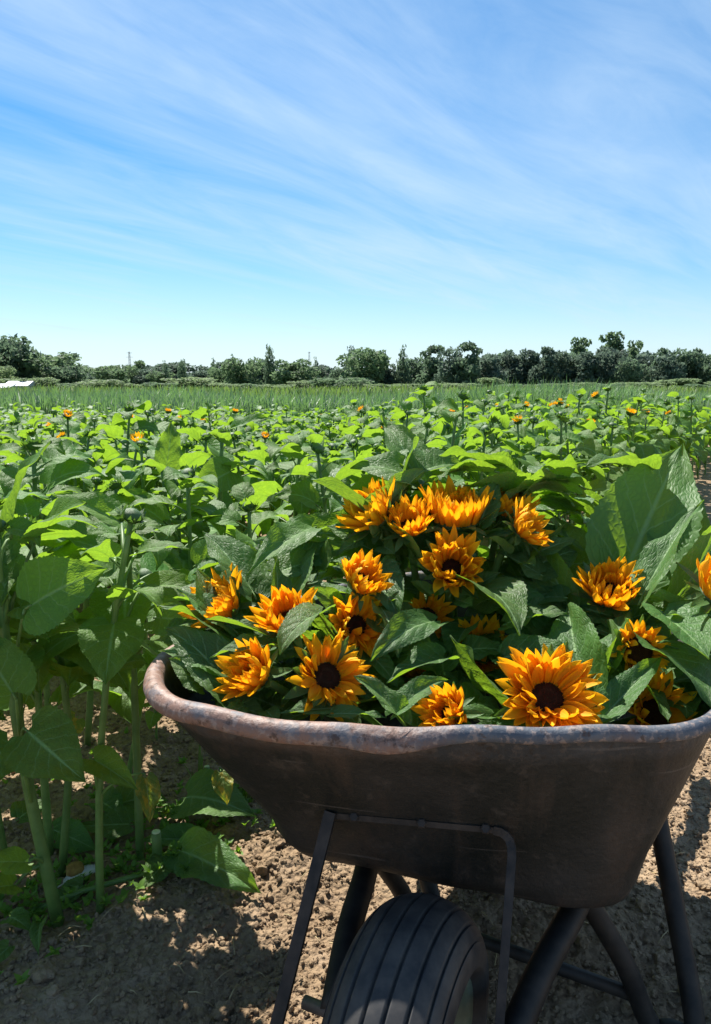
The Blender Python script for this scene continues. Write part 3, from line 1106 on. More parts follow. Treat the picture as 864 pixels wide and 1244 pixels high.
def cut_sunflower(px, py, d, dia, cup, face, label, npet=34, rows=2, disc=0.32, stem_to=None, plen=1.0, wild=1.0):
    d2 = heap_depth(px, d)
    dia *= d2 / d
    d = d2
    P = at(px, py, d)
    axis_ = Vector(face).normalized()
    root = ob('cut_sunflower', None)
    tag(root, label, 'sunflower', 'cut sunflowers heaped in the wheelbarrow')
    rad = dia / 2
    rb = rad * disc
    cu = R(cup)
    # root Empty at the cut end of the stem
    tgt = Vector(stem_to) if stem_to else Vector((0.22 + (P.x - 0.2) * 0.45, 1.40 + (P.y - 1.2) * 0.4, 0.30))
    root.location = tgt
    inv = Matrix.Translation(-tgt)
    r = random.Random(int(px * 7 + py))
    # stem, arching from the tub floor into the back of the head
    back = P - axis_ * rb * 0.6
    c1 = back - axis_ * 0.09
    pts = []
    for i in range(9):
        t = i / 8
        pts.append(tgt.lerp(c1, t).lerp(c1.lerp(back, t), t) - tgt)
    ob('stem', stem_mesh(pts, 0.0085, 0.0060, 8), root)
    q = axis_.to_track_quat('Z', 'Y').to_matrix().to_4x4()
    head = ob('flower_head', CUP, root, inv @ Matrix.Translation(P) @ q @ Matrix.Scale(rb * 1.02, 4))
    s = 1 / (rb * 1.02)
    ob('disc', DISC, head, Matrix.Translation((0, 0, 0.06)) @ Matrix.Scale(0.86, 4))
    for rw in range(rows):
        k = int(npet * 1.8) // rows
        for i in range(k):
            a = 2 * math.pi * (i + 0.5 * rw) / k + r.uniform(-0.12, 0.12)
            el = cu + (R(18) * rw) + R(r.uniform(-13, 13)) * wild
            ln = (rad - rb * 0.85) / max(0.62, math.cos(cu)) * r.uniform(0.74, 1.06) * (1 - 0.13 * rw) * plen
            o = Vector((math.cos(a), math.sin(a), 0)) * (1.0 - 0.10 * rw) + Vector((0, 0, 0.03 + 0.04 * rw))
            dv = Vector((math.cos(a) * math.cos(el), math.sin(a) * math.cos(el), math.sin(el)))
            yaw = r.uniform(-0.22, 0.22) * wild
            dv = (Matrix.Rotation(yaw, 3, 'Z') @ dv)
            up = Vector((-math.cos(a) * math.sin(el), -math.sin(a) * math.sin(el), math.cos(el)))
            up = Matrix.Rotation(r.uniform(-0.5, 0.5) * wild, 3, dv) @ up
            w = max(ln, rad * 0.62) * r.uniform(0.85, 1.25)
            ob('petal', r.choice(PETAL), head, frame(o, dv, up, w * s, ln * s, ln * s))
    for i in range(13):
        a = 2 * math.pi * i / 13 + r.uniform(-0.15, 0.15)
        el = R(r.uniform(-25, 30)) + cu * 0.35
        o = Vector((math.cos(a), math.sin(a), 0)) * 0.93 + Vector((0, 0, -0.12))
        dv = Vector((math.cos(a) * math.cos(el), math.sin(a) * math.cos(el), math.sin(el)))
        up = Vector((-math.cos(a) * math.sin(el), -math.sin(a) * math.sin(el), math.cos(el)))
        ln = r.uniform(0.55, 0.9) * rad * s
        ob('bract', r.choice(BRACT), head, frame(o, dv, up, ln, ln, ln))
    return dict(root=root, inv=inv, P=P, px=px, py=py)


FL = []


def flower(*a, **k):
    FL.append(cut_sunflower(*a, **k))


# px, py, depth, diameter, cup angle, facing (x right, y away, z up)
flower(665, 848, 1.045, 0.158, 30, (0.02, -0.62, 0.72), 'largest open sunflower of the heap, golden petals round a dark disc at the front rim', npet=40, disc=0.33)
flower(549, 692, 1.19, 0.108, 50, (-0.02, -0.80, 0.55), 'half-open sunflower facing forward in the middle of the heap, just below the topmost bloom', npet=38, disc=0.38)
flower(553, 630, 1.235, 0.128, 70, (0.0, -0.22, 1.0), 'topmost brush-like sunflower of the heap, opening straight upward', npet=60, rows=3, disc=0.62, plen=1.15)
flower(458, 630, 1.235, 0.115, 58, (-0.55, -0.25, 0.75), 'sunflower at the upper end of the heap, half behind a yellow-green leaf', npet=36, disc=0.5)
flower(498, 642, 1.215, 0.092, 60, (-0.1, -0.45, 0.85), 'small sunflower tucked between the yellow-green leaf and the topmost bloom', npet=32, disc=0.5)
flower(612, 622, 1.27, 0.105, 60, (0.25, -0.2, 0.9), 'sunflower partly hidden behind the topmost bloom beside a small bright leaf', npet=34, disc=0.5)
flower(634, 646, 1.21, 0.085, 52, (0.65, -0.4, 0.6), 'small sunflower peeping out to the right of the topmost bloom under a leaf', npet=30, disc=0.5)
flower(276, 742, 1.24, 0.125, 56, (-0.62, -0.42, 0.70), 'leftmost sunflower of the heap, tilted outwards above the rim corner', npet=42, rows=3, disc=0.46)
flower(350, 756, 1.15, 0.105, 60, (-0.15, -0.45, 0.85), 'half-open sunflower between the leftmost bloom and an upright grey-green leaf', npet=36, disc=0.5)
flower(314, 822, 1.10, 0.105, 56, (-0.60, -0.50, 0.62), 'sideways sunflower low at the left, nearest to the broad rusty lip', npet=38, rows=3, disc=0.44)
flower(397, 822, 1.09, 0.138, 20, (0.38, -0.66, 0.60), 'ragged open sunflower with twisted petals and black disc above the rusty lip', npet=30, disc=0.34, wild=1.9)
flower(437, 708, 1.155, 0.088, 62, (0.45, -0.5, 0.75), 'small closed orange sunflower amid leaves left of the centre bloom', npet=32, disc=0.5)
flower(432, 760, 1.15, 0.112, 42, (0.36, -0.66, 0.50), 'drooping sunflower with dark disc just above the ragged open one', npet=34, disc=0.36, wild=1.5)
flower(517, 752, 1.235, 0.095, 40, (0.0, -0.85, 0.30), 'shaded sunflower directly beneath the half-open centre bloom', npet=30, disc=0.46)
flower(584, 790, 1.205, 0.105, 46, (0.10, -0.70, 0.55), 'shaded sunflower under the broad drooping leaf in the middle', npet=30, disc=0.46)
flower(548, 868, 1.045, 0.086, 52, (-0.62, -0.55, 0.55), 'small sunflower pointing left at the rim beside a yellow-green leaf', npet=36, rows=3, disc=0.46)
flower(738, 722, 1.19, 0.110, 60, (-0.06, -0.55, 0.85), 'half-open sunflower below the tall upright leaf', npet=40, rows=3, disc=0.52)
flower(776, 790, 1.11, 0.090, 30, (0.10, -0.93, 0.30), 'small ruffled sunflower with curled petals and deep dark centre, right of the largest bloom', npet=40, rows=3, disc=0.56, wild=2.0)
flower(872, 722, 1.13, 0.115, 58, (0.28, -0.45, 0.80), 'sunflower cut off by the right edge of the picture', npet=40, rows=3, disc=0.5)
flower(795, 868, 1.10, 0.120, 40, (0.15, -0.70, 0.45), 'sunflower in deep shade against the rim at the right end', npet=30, disc=0.44)
flower(672, 738, 1.255, 0.095, 46, (-0.2, -0.70, 0.55), 'shaded sunflower behind upright leaves between the centre and the tall leaf', npet=30, disc=0.46)
flower(515, 838, 1.17, 0.085, 50, (-0.4, -0.65, 0.5), 'sunflower deep in the shade between leaves at the middle of the rim', npet=28, disc=0.46)


def nearest_flower(px, py):
    return min(FL, key=lambda f: (f['px'] - px) ** 2 + (f['py'] - py) ** 2)


def cut_leaf(bx, by, bd, tx, ty, td, wpx, nh=(0, -0.7, 0.7), var=0, roll=0, old=False):
    f = nearest_flower((bx + tx) / 2, (by + ty) / 2)
    bd, td = heap_depth(bx, bd), heap_depth(tx, td)
    P0, P1 = at(bx, by, bd), at(tx, ty, td)
    w = wpx / F_PX * (bd + td) / 2 * 0.92
    d = (P1 - P0).normalized()
    nv_ = Vector(nh)
    if nv_.z > 0.45:
        nv_.y *= 0.5
    if roll:
        nv_ = Matrix.Rotation(R(roll), 3, d) @ nv_
    return leaf_pt(f['root'], f['inv'], P0, P1, w, nv_, (BLADE_OLD if old else BLADE)[var % (3 if old else 12)])


# leaves one can pick out in the photograph: base px,py,depth  tip px,py,depth  width px
for a in [
    (752, 712, 1.22, 830, 538, 1.30, 128, (-0.35, -0.85, 0.25), 0),
    (775, 735, 1.16, 856, 608, 1.20, 55, (-0.8, -0.5, 0.3), 1),
    (815, 740, 1.17, 880, 612, 1.22, 75, (0.3, -0.8, 0.4), 2),
    (800, 700, 1.24, 838, 590, 1.28, 60, (0.5, -0.8, 0.3), 3),
    (518, 690, 1.22, 378, 582, 1.30, 78, (0.45, -0.6, 0.75), 4),
    (490, 660, 1.28, 405, 590, 1.34, 50, (0.2, -0.5, 0.9), 5),
    (505, 600, 1.34, 466, 518, 1.40, 62, (0.5, -0.8, 0.2), 6),
    (510, 600, 1.34, 530, 560, 1.37, 45, (-0.4, -0.8, 0.3), 7),
    (462, 655, 1.215, 518, 570, 1.25, 58, (-0.5, -0.3, -0.5), 8),
    (582, 640, 1.23, 608, 586, 1.26, 36, (-0.3, -0.4, -0.4), 9),
    (640, 615, 1.30, 600, 640, 1.24, 36, (0.2, -0.6, 0.8), 10),
    (590, 655, 1.22, 660, 648, 1.20, 30, (0.0, -0.4, 0.9), 11),
    (338, 748, 1.23, 384, 640, 1.30, 82, (-0.3, -0.75, 0.5), 0),
    (312, 728, 1.22, 246, 645, 1.32, 66, (0.5, -0.7, 0.5), 1),
    (335, 750, 1.19, 330, 668, 1.26, 40, (0.6, -0.7, 0.2), 2),
    (372, 728, 1.20, 446, 728, 1.17, 56, (0.0, -0.5, 0.85), 3),
    (445, 690, 1.20, 485, 752, 1.13, 62, (0.2, -0.6, 0.75), 4),
    (460, 735, 1.15, 484, 800, 1.09, 40, (0.3, -0.7, 0.6), 5),
    (575, 715, 1.19, 632, 772, 1.09, 92, (0.15, -0.6, 0.8), 6),
    (630, 860, 1.07, 546, 772, 1.12, 78, (-0.35, -0.35, -0.6), 7),
    (712, 850, 1.07, 690, 735, 1.16, 78, (-0.35, -0.75, 0.4), 8),
    (720, 850, 1.08, 738, 752, 1.15, 60, (0.55, -0.75, 0.3), 9),
    (725, 880, 1.04, 806, 796, 1.08, 46, (-0.1, -0.6, 0.85), 10),
    (735, 820, 1.10, 765, 742, 1.16, 50, (-0.5, -0.7, 0.5), 11),
    (695, 745, 1.20, 650, 646, 1.26, 55, (-0.6, -0.7, 0.3), 0),
    (640, 640, 1.30, 710, 668, 1.24, 44, (0.0, -0.3, 1.0), 1),
    (300, 790, 1.20, 190, 735, 1.20, 62, (0.25, -0.55, 0.85), 2),
    (292, 862, 1.12, 200, 765, 1.19, 66, (0.4, -0.6, 0.75), 3),
    (300, 840, 1.13, 222, 790, 1.18, 46, (0.2, -0.5, 0.9), 6),
    (285, 815, 1.16, 196, 790, 1.15, 58, (0.2, -0.5, 0.9), 1),
    (250, 838, 1.135, 205, 800, 1.14, 50, (0.2, -0.6, 0.85), 8),
    (290, 770, 1.20, 215, 715, 1.22, 56, (0.3, -0.5, 0.8), 10),
    (262, 760, 1.21, 240, 690, 1.26, 52, (0.4, -0.6, 0.6), 0),
    (270, 850, 1.115, 325, 872, 1.08, 40, (0.0, -0.5, 0.85), 7),
    (330, 775, 1.15, 250, 752, 1.15, 32, (0.0, -0.4, 0.9), 4),
    (340, 785, 1.13, 255, 800, 1.10, 36, (-0.1, -0.3, 0.95), 5),
    (398, 742, 1.105, 340, 796, 1.05, 50, (-0.35, -0.5, 0.75), 6),
    (410, 770, 1.12, 365, 720, 1.16, 50, (-0.5, -0.4, -0.4), 7),
    (492, 882, 1.04, 430, 822, 1.07, 26, (0.5, -0.7, 0.5), 8),
    (475, 872, 1.045, 545, 826, 1.07, 34, (-0.4, -0.5, 0.8), 9),
    (605, 800, 1.12, 700, 792, 1.08, 66, (0.0, -0.6, 0.8), 10),
    (610, 760, 1.16, 690, 745, 1.13, 60, (0.1, -0.6, 0.8), 11),
    (800, 740, 1.14, 862, 800, 1.06, 84, (0.1, -0.7, 0.7), 0),
    (790, 780, 1.12, 868, 860, 1.03, 100, (0.2, -0.75, 0.65), 1),
    (740, 815, 1.10, 700, 770, 1.12, 40, (0.3, -0.7, 0.6), 2),
    (535, 755, 1.15, 450, 805, 1.08, 46, (0.0, -0.4, 0.9), 3),
    (545, 800, 1.12, 470, 830, 1.07, 54, (0.0, -0.5, 0.85), 4),
    (385, 640, 1.30, 300, 700, 1.22, 50, (0.2, -0.5, 0.85), 5),
    (470, 680, 1.24, 400, 660, 1.27, 44, (0.1, -0.4, 0.9), 6),
    (660, 700, 1.21, 602, 668, 1.22, 60, (0.0, -0.5, 0.85), 7),
    (630, 680, 1.24, 690, 640, 1.28, 60, (0.0, -0.5, 0.85), 8),
    (700, 680, 1.27, 660, 620, 1.32, 60, (0.2, -0.6, 0.8), 9),
    (420, 860, 1.07, 340, 866, 1.06, 40, (0.0, -0.5, 0.85), 10),
    (400, 868, 1.05, 470, 872, 1.04, 30, (0.0, -0.5, 0.85), 11),
    (600, 872, 1.05, 520, 884, 1.03, 34, (0.0, -0.5, 0.85), 2),
    (740, 868, 1.05, 690, 884, 1.03, 34, (0.0, -0.5, 0.85), 5),
    (330, 700, 1.26, 395, 690, 1.26, 56, (0.0, -0.5, 0.85), 9),
    (820, 690, 1.20, 790, 640, 1.27, 60, (0.2, -0.6, 0.8), 10),
]:
    cut_leaf(*a)

rh = random.Random(17)
for f in FL:
    ax_ = Vector((0, 0, 1))
    for k in range(5):
        a = k * 1.26 + rh.uniform(-0.4, 0.4)
        ln = rh.uniform(0.05, 0.085)
        o_ = f['P'] + Vector((math.cos(a) * 0.035, math.sin(a) * 0.035 + 0.01, -0.035 - rh.uniform(0, 0.02)))
        out = Vector((math.cos(a), math.sin(a) * 0.8, rh.uniform(0.1, 0.9))).normalized()
        if out.y < -0.45:
            out.z -= 0.6
        leaf_pt(f['root'], f['inv'], o_, o_ + out * ln, ln * rh.uniform(0.45, 0.65), Vector((rh.uniform(-0.5, 0.5), rh.uniform(-0.8, 0.3), 0.7)), rh.choice(BLADE))

# remaining foliage of the same stems, filling the heap and its far side
rf = random.Random(11)


def top_edge(px):
    P = [(190, 760), (230, 720), (260, 665), (330, 665), (390, 620), (460, 590), (530, 585), (620, 620), (680, 660), (760, 690), (864, 660), (960, 680)]
    for (a, b), (c, d) in zip(P[:-1], P[1:]):
        if a <= px <= c:
            return b + (d - b) * (px - a) / (c - a)
    return 700


for i in range(250):
    px = rf.uniform(215, 900)
    te = top_edge(px) + 12
    py = rf.uniform(te, 872)
    rim_d = 1.03 + max(0, (400 - px)) * 0.0006
    d = heap_depth(px, rim_d + (880 - py) * 0.00085 + rf.uniform(0.04, 0.12))
    P = at(px, py, d)
    P.z = max(P.z, 0.50)
    a = rf.uniform(0, 6.28)
    ln = rf.uniform(0.065, 0.12)
    out = Vector((math.cos(a), math.sin(a) * 0.7 - 0.35, rf.uniform(-0.25, 0.40))).normalized()
    f = nearest_flower(px, py)
    leaf_pt(f['root'], f['inv'], P - out * ln * 0.5, P + out * ln * 0.5, ln * rf.uniform(0.6, 0.85),
            Vector((rf.uniform(-0.5, 0.5), rf.uniform(-0.9, 0.1), rf.uniform(0.4, 1.0))), rf.choice(BLADE))
for i in range(75):         # far side of the heap
    u, v = rf.uniform(0.02, 0.52), rf.uniform(1.36, 1.66)
    P = Vector((u, v, 0.60 + 0.22 * math.exp(-((v - 1.38) / 0.22) ** 2) + rf.uniform(-0.06, 0.03)))
    a = rf.uniform(0, 6.28)
    ln = rf.uniform(0.09, 0.15)
    out = Vector((math.cos(a), math.sin(a) * 0.7 + 0.35, rf.uniform(-0.4, 0.3))).normalized()
    f = min(FL, key=lambda q: (q['P'] - P).length)
    leaf_pt(f['root'], f['inv'], P - out * ln * 0.5, P + out * ln * 0.5, ln * rf.uniform(0.6, 0.85), Vector((rf.uniform(-0.4, 0.4), rf.uniform(-0.2, 0.6), 1)), rf.choice(BLADE))


# ------------------------------------------------------------------ growing sunflowers
def plant(base, top, label, group, r, leaves=9, lmin=0.35, size=0.15, mesh=NEAR, bud='bud', stem_r=0.011, seg=8, smesh=None, bare=False, name='sunflower_plant'):
    """base, top: world points; leaves spiral up the stem"""
    base, top = Vector(base), Vector(top)
    root = ob(name, None)
    root.location = base
    tag(root, label, 'sunflower', group)
    v = top - base
    bend = Vector((r.uniform(-0.05, 0.05), r.uniform(-0.05, 0.05), 0)) * v.length
    spt = [v * t + bend * math.sin(t * math.pi) * 1.0 for t in (0, 0.15, 0.3, 0.45, 0.6, 0.75, 0.9, 1.0)]
    spt[0] = spt[0] - Vector((0, 0, 0.02))

    def on(t):
        return v * t + bend * math.sin(t * math.pi)
    ob('stem', stem_mesh(spt, stem_r, stem_r * 0.55, seg), root)
    a = r.uniform(0, 6.28)
    for i in range(leaves):
        t = lmin + (0.985 - lmin) * (i / max(leaves - 1, 1)) ** 0.85
        a += 2.4 + r.uniform(-0.35, 0.35)
        k = (t - lmin) / (1 - lmin)
        s = size * (1.0 - 0.55 * max(0, k - 0.55) / 0.45) * r.uniform(0.85, 1.15) * (0.8 + 0.2 * min(1, k * 4))
        tilt = r.uniform(-0.40, 0.40) + 0.45 * max(0, k - 0.55)
        m = Matrix.Translation(on(t)) @ Matrix.Rotation(a, 4, 'Z') @ Matrix.Rotation(tilt, 4, 'X') @ Matrix.Rotation(r.uniform(-0.5, 0.5), 4, 'Y') @ Matrix.Scale(s, 4)
        ob('leaf', r.choice(mesh), root, m)
    tilt = Matrix.Rotation(r.uniform(-0.6, 0.6), 4, 'X') @ Matrix.Rotation(r.uniform(-0.6, 0.6), 4, 'Y')
    if bud == 'bud':
        ob('bud', r.choice(BUD), root, Matrix.Translation(v) @ tilt @ Matrix.Scale(r.uniform(0.016, 0.026), 4))
    elif bud == 'bloom':
        s = r.uniform(0.020, 0.028)
        b = ob('flower_head', CUP, root, Matrix.Translation(v + Vector((0, 0, s * 0.5))) @ tilt @ Matrix.Scale(s, 4))
        ob('petals', r.choice(BLOOM), b, Matrix.Identity(4))
        ob('bracts', r.choice(BUD), b, Matrix.Translation((0, 0, -0.35)) @ Matrix.Scale(0.9, 4))
    return root


def put_leaf(root, bx, by, bd, tx, ty, td, wpx, nh, mesh):
    """a leaf picked out in the photograph, blade base to tip"""
    P0, P1 = at(bx, by, bd), at(tx, ty, td)
    d = P1 - P0
    ln = d.length / 1.06
    w = wpx / F_PX * (bd + td) / 2
    m = frame(P0, d, nh, w, ln, (w + ln) / 2)
    return ob('leaf', mesh, root, Matrix.Translation(-root.location) @ m)


def stalk_to(root, P, Q, r0=0.0045):
    P, Q = Vector(P) - root.location, Vector(Q) - root.location
    mid = (P + Q) / 2 + Vector((0, 0, 0.012))
    pts = [P, P.lerp(mid, 0.5) + Vector((0, 0, 0.004)), mid, mid.lerp(Q, 0.5) + Vector((0, 0, 0.004)), Q]
    mb = MB(); mb.tube(pts, [r0, r0 * 0.9, r0 * 0.8, r0 * 0.7, r0 * 0.6], 6)
    ob('leaf_stalk', mb.mesh('leaf_stalk', M['stem']), root)


FBL = [blade_mesh('field_blade', 160 + i, 39, 11, 1.0, rnd.uniform(0.1, 0.35), rnd.uniform(0.2, 0.9), rnd.uniform(0.02, 0.045), fldm, rnd.uniform(-0.4, 0.4)) for i in range(6)]
rp = random.Random(21)
G_NEAR = 'sunflower plants at the near end of the field'
planted = []


def gpt(px, py):
    p = atz(px, py, 0.0)
    p.z = gz(p.x, p.y)
    return p


def near_plant(bpx, bpy, tpx, tpy, label, dd=0.0, **k):
    b = gpt(bpx, bpy)
    depth = (b - CAM).dot(_F)
    # the tip stands above the base at the same distance
    r_ = ray(tpx, tpy)
    t = (b.y + dd) / r_.y
    top = CAM + r_ * t
    planted.append((b.x, b.y))
    return plant(b, top, label, G_NEAR, rp, **k)


def on_stem(root, t):
    st = [c for c in root.children if c.name.startswith('stem')][0]
    vs_ = st.data.vertices
    n = len(vs_)
    seg = 8
    ring = min(int(t * 7), 7)
    c = Vector((0, 0, 0))
    for k in range(seg):
        c += vs_[ring * seg + k].co
    return root.location + c / seg


def leaf_on(root, t, *a):
    put_leaf(root, *a)
    stalk_to(root, on_stem(root, t), at(a[0], a[1], a[2]))


# the thick leaning stalk by the left edge
p1 = near_plant(72, 1118, -6, 640, 'tall sunflower plant with the thickest leaning stem at the left edge of the field', leaves=6, lmin=0.60, size=0.12, stem_r=0.0122, bud='bud')
leaf_on(p1, 0.95, 12, 655, 1.32, 62, 535, 1.36, 105, (-0.5, -0.3, -0.5), FBL[0])
leaf_on(p1, 0.80, 45, 655, 1.30, 105, 610, 1.20, 62, (0.1, -0.5, 0.85), FBL[1])
leaf_on(p1, 0.72, 12, 725, 1.28, -30, 650, 1.36, 70, (0.3, -0.5, 0.8), FBL[2])
leaf_on(p1, 0.70, 30, 740, 1.26, 132, 690, 1.22, 92, (-0.2, -0.75, 0.4), FBL[3])
leaf_on(p1, 0.55, 20, 850, 1.25, -40, 760, 1.25, 70, (0.1, -0.5, 0.85), FBL[4])
leaf_on(p1, 0.50, 30, 885, 1.26, 105, 950, 1.20, 85, (0.2, -0.8, 0.5), FBL[5])
leaf_on(p1, 0.40, 18, 900, 1.28, -40, 960, 1.22, 80, (0.0, -0.7, 0.6), FBL[0])
leaf_on(p1, 0.22, 35, 1048, 1.34, -30, 1050, 1.25, 34, (0.0, -0.6, 0.75), FBL[2])
leaf_on(p1, 0.16, 20, 1075, 1.36, -30, 1085, 1.28, 34, (0.1, -0.6, 0.75), FBL[4])
# the slim upright one with the bud
p2 = near_plant(122, 1108, 160, 628, 'slim upright sunflower plant with a dark bud, nearest to the wheelbarrow lip', leaves=7, lmin=0.60, size=0.10, stem_r=0.0085, bud='bud')
leaf_on(p2, 0.88, 148, 636, 1.40, 62, 600, 1.38, 46, (-0.1, -0.4, 0.9), FBL[1])
leaf_on(p2, 0.82, 140, 675, 1.40, 80, 655, 1.38, 40, (0.0, -0.45, 0.9), FBL[3])
leaf_on(p2, 0.80, 165, 672, 1.40, 232, 668, 1.36, 38, (0.1, -0.4, 0.9), FBL[5])
leaf_on(p2, 0.70, 172, 712, 1.40, 250, 722, 1.36, 42, (0.0, -0.4, 0.9), FBL[0])
leaf_on(p2, 0.66, 140, 752, 1.34, 128, 832, 1.24, 78, (0.15, -0.95, 0.3), FBL[2])
leaf_on(p2, 0.58, 172, 775, 1.40, 206, 800, 1.34, 40, (-0.3, -0.6, -0.5), FBL[4])
leaf_on(p2, 0.36, 110, 920, 1.36, 168, 960, 1.26, 40, (0.0, -0.6, 0.8), FBL[1])
o = put_leaf(p2, 176, 940, 1.36, 182, 1000, 1.34, 30, (0.6, -0.8, 0), BLADE_OLD[0])
stalk_to(p2, on_stem(p2, 0.40), at(176, 940, 1.36), 0.003)
# a short companion with a heart leaf
p3 = near_plant(60, 1030, 40, 770, 'short leafy sunflower plant with a drooping heart-shaped leaf between the thick and slim stems', leaves=6, lmin=0.45, size=0.13, stem_r=0.010)
leaf_on(p3, 0.80, 52, 785, 1.45, 48, 842, 1.36, 52, (0.0, -0.95, 0.3), FBL[3])
p4 = near_plant(212, 800, 196, 566, 'sunflower plant with an upright folded leaf beside its bud, above the wheelbarrow lip', leaves=8, lmin=0.35, size=0.16, stem_r=0.011)
put_leaf(p4, 200, 575, 2.35, 208, 512, 2.40, 36, (0.7, -0.7, 0.1), FBL[2])
p5 = near_plant(286, 800, 270, 528, 'tall sunflower plant with paired top leaves, standing behind the left part of the heap', leaves=8, lmin=0.4, size=0.17, stem_r=0.012)
put_leaf(p5, 285, 570, 2.55, 232, 600, 2.45, 48, (0.2, -0.9, 0.3), FBL[3])
put_leaf(p5, 280, 522, 2.6, 330, 508, 2.55, 24, (0.0, -0.4, 0.9), FBL[4])
p6 = near_plant(105, 905, 88, 640, 'sunflower plant with yellowing lower leaf behind the slim upright one', leaves=7, lmin=0.4, size=0.14, stem_r=0.010)
put_leaf(p6, 95, 870, 1.8, 62, 905, 1.75, 34, (0.0, -0.9, 0.2), BLADE_OLD[1])
p7 = near_plant(20, 860, -10, 560, 'sunflower plant at the left edge behind the thick leaning stem', leaves=9, lmin=0.35, size=0.17, stem_r=0.012)
p8 = near_plant(168, 860, 140, 590, 'sunflower plant with shaded broad leaves behind the slim upright one, beside bare soil', leaves=8, lmin=0.4, size=0.15, stem_r=0.010)
p9 = near_plant(330, 745, 352, 560, 'sunflower plant just behind the upright leaves at the left of the heap', leaves=8, lmin=0.35, size=0.15, stem_r=0.010)

for k, (bx, by, tx, ty, lab) in enumerate([
        (35, 985, 22, 720, 'leafy sunflower plant crowding behind the thick leaning stem'),
        (150, 960, 178, 700, 'thin sunflower plant on the bare soil between the slim stem and the lip'),
        (-40, 1060, -60, 660, 'sunflower plant mostly outside the left edge of the picture'),
        (100, 830, 118, 585, 'sunflower plant rising above the slim one at the left'),
        (60, 800, 55, 575, 'sunflower plant behind the big bright leaf at the left edge'),
        (235, 770, 232, 600, 'sunflower plant seen between the two tall buds above the lip'),
        (-90, 950, -80, 600, 'sunflower plant just beyond the left edge of the picture')]):
    near_plant(bx, by, tx, ty, lab, leaves=12, lmin=0.40, size=0.14, stem_r=0.0075)

for k, (x, y, h, lab) in enumerate([
        (-0.74, 1.42, 0.80, 'broad-leaved sunflower plant overhanging the shaded soil at the left edge'),
        (-0.62, 1.40, 0.76, 'leafy sunflower plant rising close behind the thick leaning stem'),
        (-0.46, 1.43, 0.70, 'sunflower plant with bare stalk and leafy top beside the slim stem'),
        (-1.00, 1.58, 0.86, 'tall leafy sunflower plant at the left edge behind the thick stem'),
        (-0.84, 1.90, 0.86, 'leafy-topped sunflower plant between the thick stem and the field'),
        (-0.92, 1.30, 0.82, 'leafy sunflower plant standing just outside the left edge')]):
    planted.append((x, y))
    b = Vector((x, y, gz(x, y)))
    plant(b, b + Vector((rp.uniform(-0.04, 0.04), rp.uniform(-0.04, 0.04), h)), lab, G_NEAR, rp, leaves=13, lmin=0.52, size=0.165, stem_r=0.0095)

# the field: block edge on the right runs away from the barrow
EDGE = [(-1.2, 0.9), (-0.75, 1.15), (-0.25, 1.75), (0.15, 2.25), (0.9, 3.1), (2.1, 5.0), (3.6, 7.6), (6.2, 12.0), (7.5, 14.0)]


def edge_x(y):
    for (x0, y0), (x1, y1) in zip(EDGE[:-1], EDGE[1:]):
        if y0 <= y <= y1:
            return x0 + (x1 - x0) * (y - y0) / (y1 - y0)
    return -9 if y < EDGE[0][1] else 9


DIR = Vector((0.50, 0.866)); PER = Vector((0.866, -0.50))
cand = []
rw = random.Random(77)
for i in range(-60, 60):
    for j in range(-4, 90):
        p = PER * (i * 0.27) + DIR * (j * 0.25) + Vector((rw.uniform(-0.06, 0.06), rw.uniform(-0.09, 0.09)))
        x, y = p.x, p.y
        if y < (1.15 if x < -0.72 else 1.5) or y > 11.6:
            continue
        if x > edge_x(y) - 0.06 or abs(x) > 0.50 * y + 1.0:
            continue
        if y < 2.6 and x > -0.75 and rw.random() < 0.40:    # harvested, mostly bare strip
            continue
        if any((x - a) ** 2 + (y - b) ** 2 < 0.03 for a, b in planted):
            continue
        if -0.42 < x < 0.8 and y < 2.15:
            continue
        cand.append((y * y + x * x, x, y))
cand.sort()
inview = [c for c in cand if abs(c[1]) < 0.49 * c[2] + 0.15]
rest0 = [c for c in cand if abs(c[1]) >= 0.49 * c[2] + 0.15]
single = inview[:285]
mass = inview[285:] + rest0
print('field plants', len(cand), 'single', len(single), 'mass', len(mass))


def hgt(x, y, r):
    h = r.gauss(0.73, 0.06) - (0.020 if x < 1 else 0.010) * max(0, y - 3)
    if x > 0.3 and 2.8 < y < 6.5:
        h += 0.09
    if r.random() < 0.10:
        h += 0.10
    return max(0.5, h)


def zone(x, y):
    if y > 3 and edge_x(y) - x < 0.45:
        return 'beside the bare path at the right', 'edge plants by the path'
    if y < 2.8:
        return 'in the front rows just behind the nearest stems', 'front row plants'
    if y < 5.5:
        return 'in the middle rows of the green field', 'middle row plants'
    return 'in the far rows shortly before the tall grass', 'far row plants'


far_d = single[-1][0]
for k, (d2, x, y) in enumerate(single):
    r = random.Random(5000 + k)
    b = Vector((x, y, gz(x, y)))
    h = hgt(x, y, r)
    top = b + Vector((r.uniform(-0.06, 0.06), r.uniform(-0.06, 0.06), h))
    bloom = r.random() < (0.10 if x < 0.5 else 0.2)
    zl, zg = zone(x, y)
    lab = ('sunflower plant with a small orange bloom ' if bloom else 'budding sunflower plant ') + zl
    plant(b, top, lab, ('blooming ' if bloom else 'budding ') + zg, r,
          leaves=14 if y < 4 else 11, lmin=0.30 if y < 4 else 0.40, size=r.uniform(0.15, 0.205), mesh=NEAR if y < 2.6 else MID,
          bud='bloom' if bloom else 'bud', stem_r=0.0095, seg=8 if y < 3 else 5)

# tall plant that overtops the rest on the right, and a few clear blooms
t1 = plant((1.75, 5.2, 0), (1.72, 5.1, 0.97), 'tallest pale-leaved sunflower plant, overtopping the field before the row of far trees', 'budding edge plants by the path', random.Random(4), leaves=16, lmin=0.3, size=0.15, mesh=MID, stem_r=0.011)

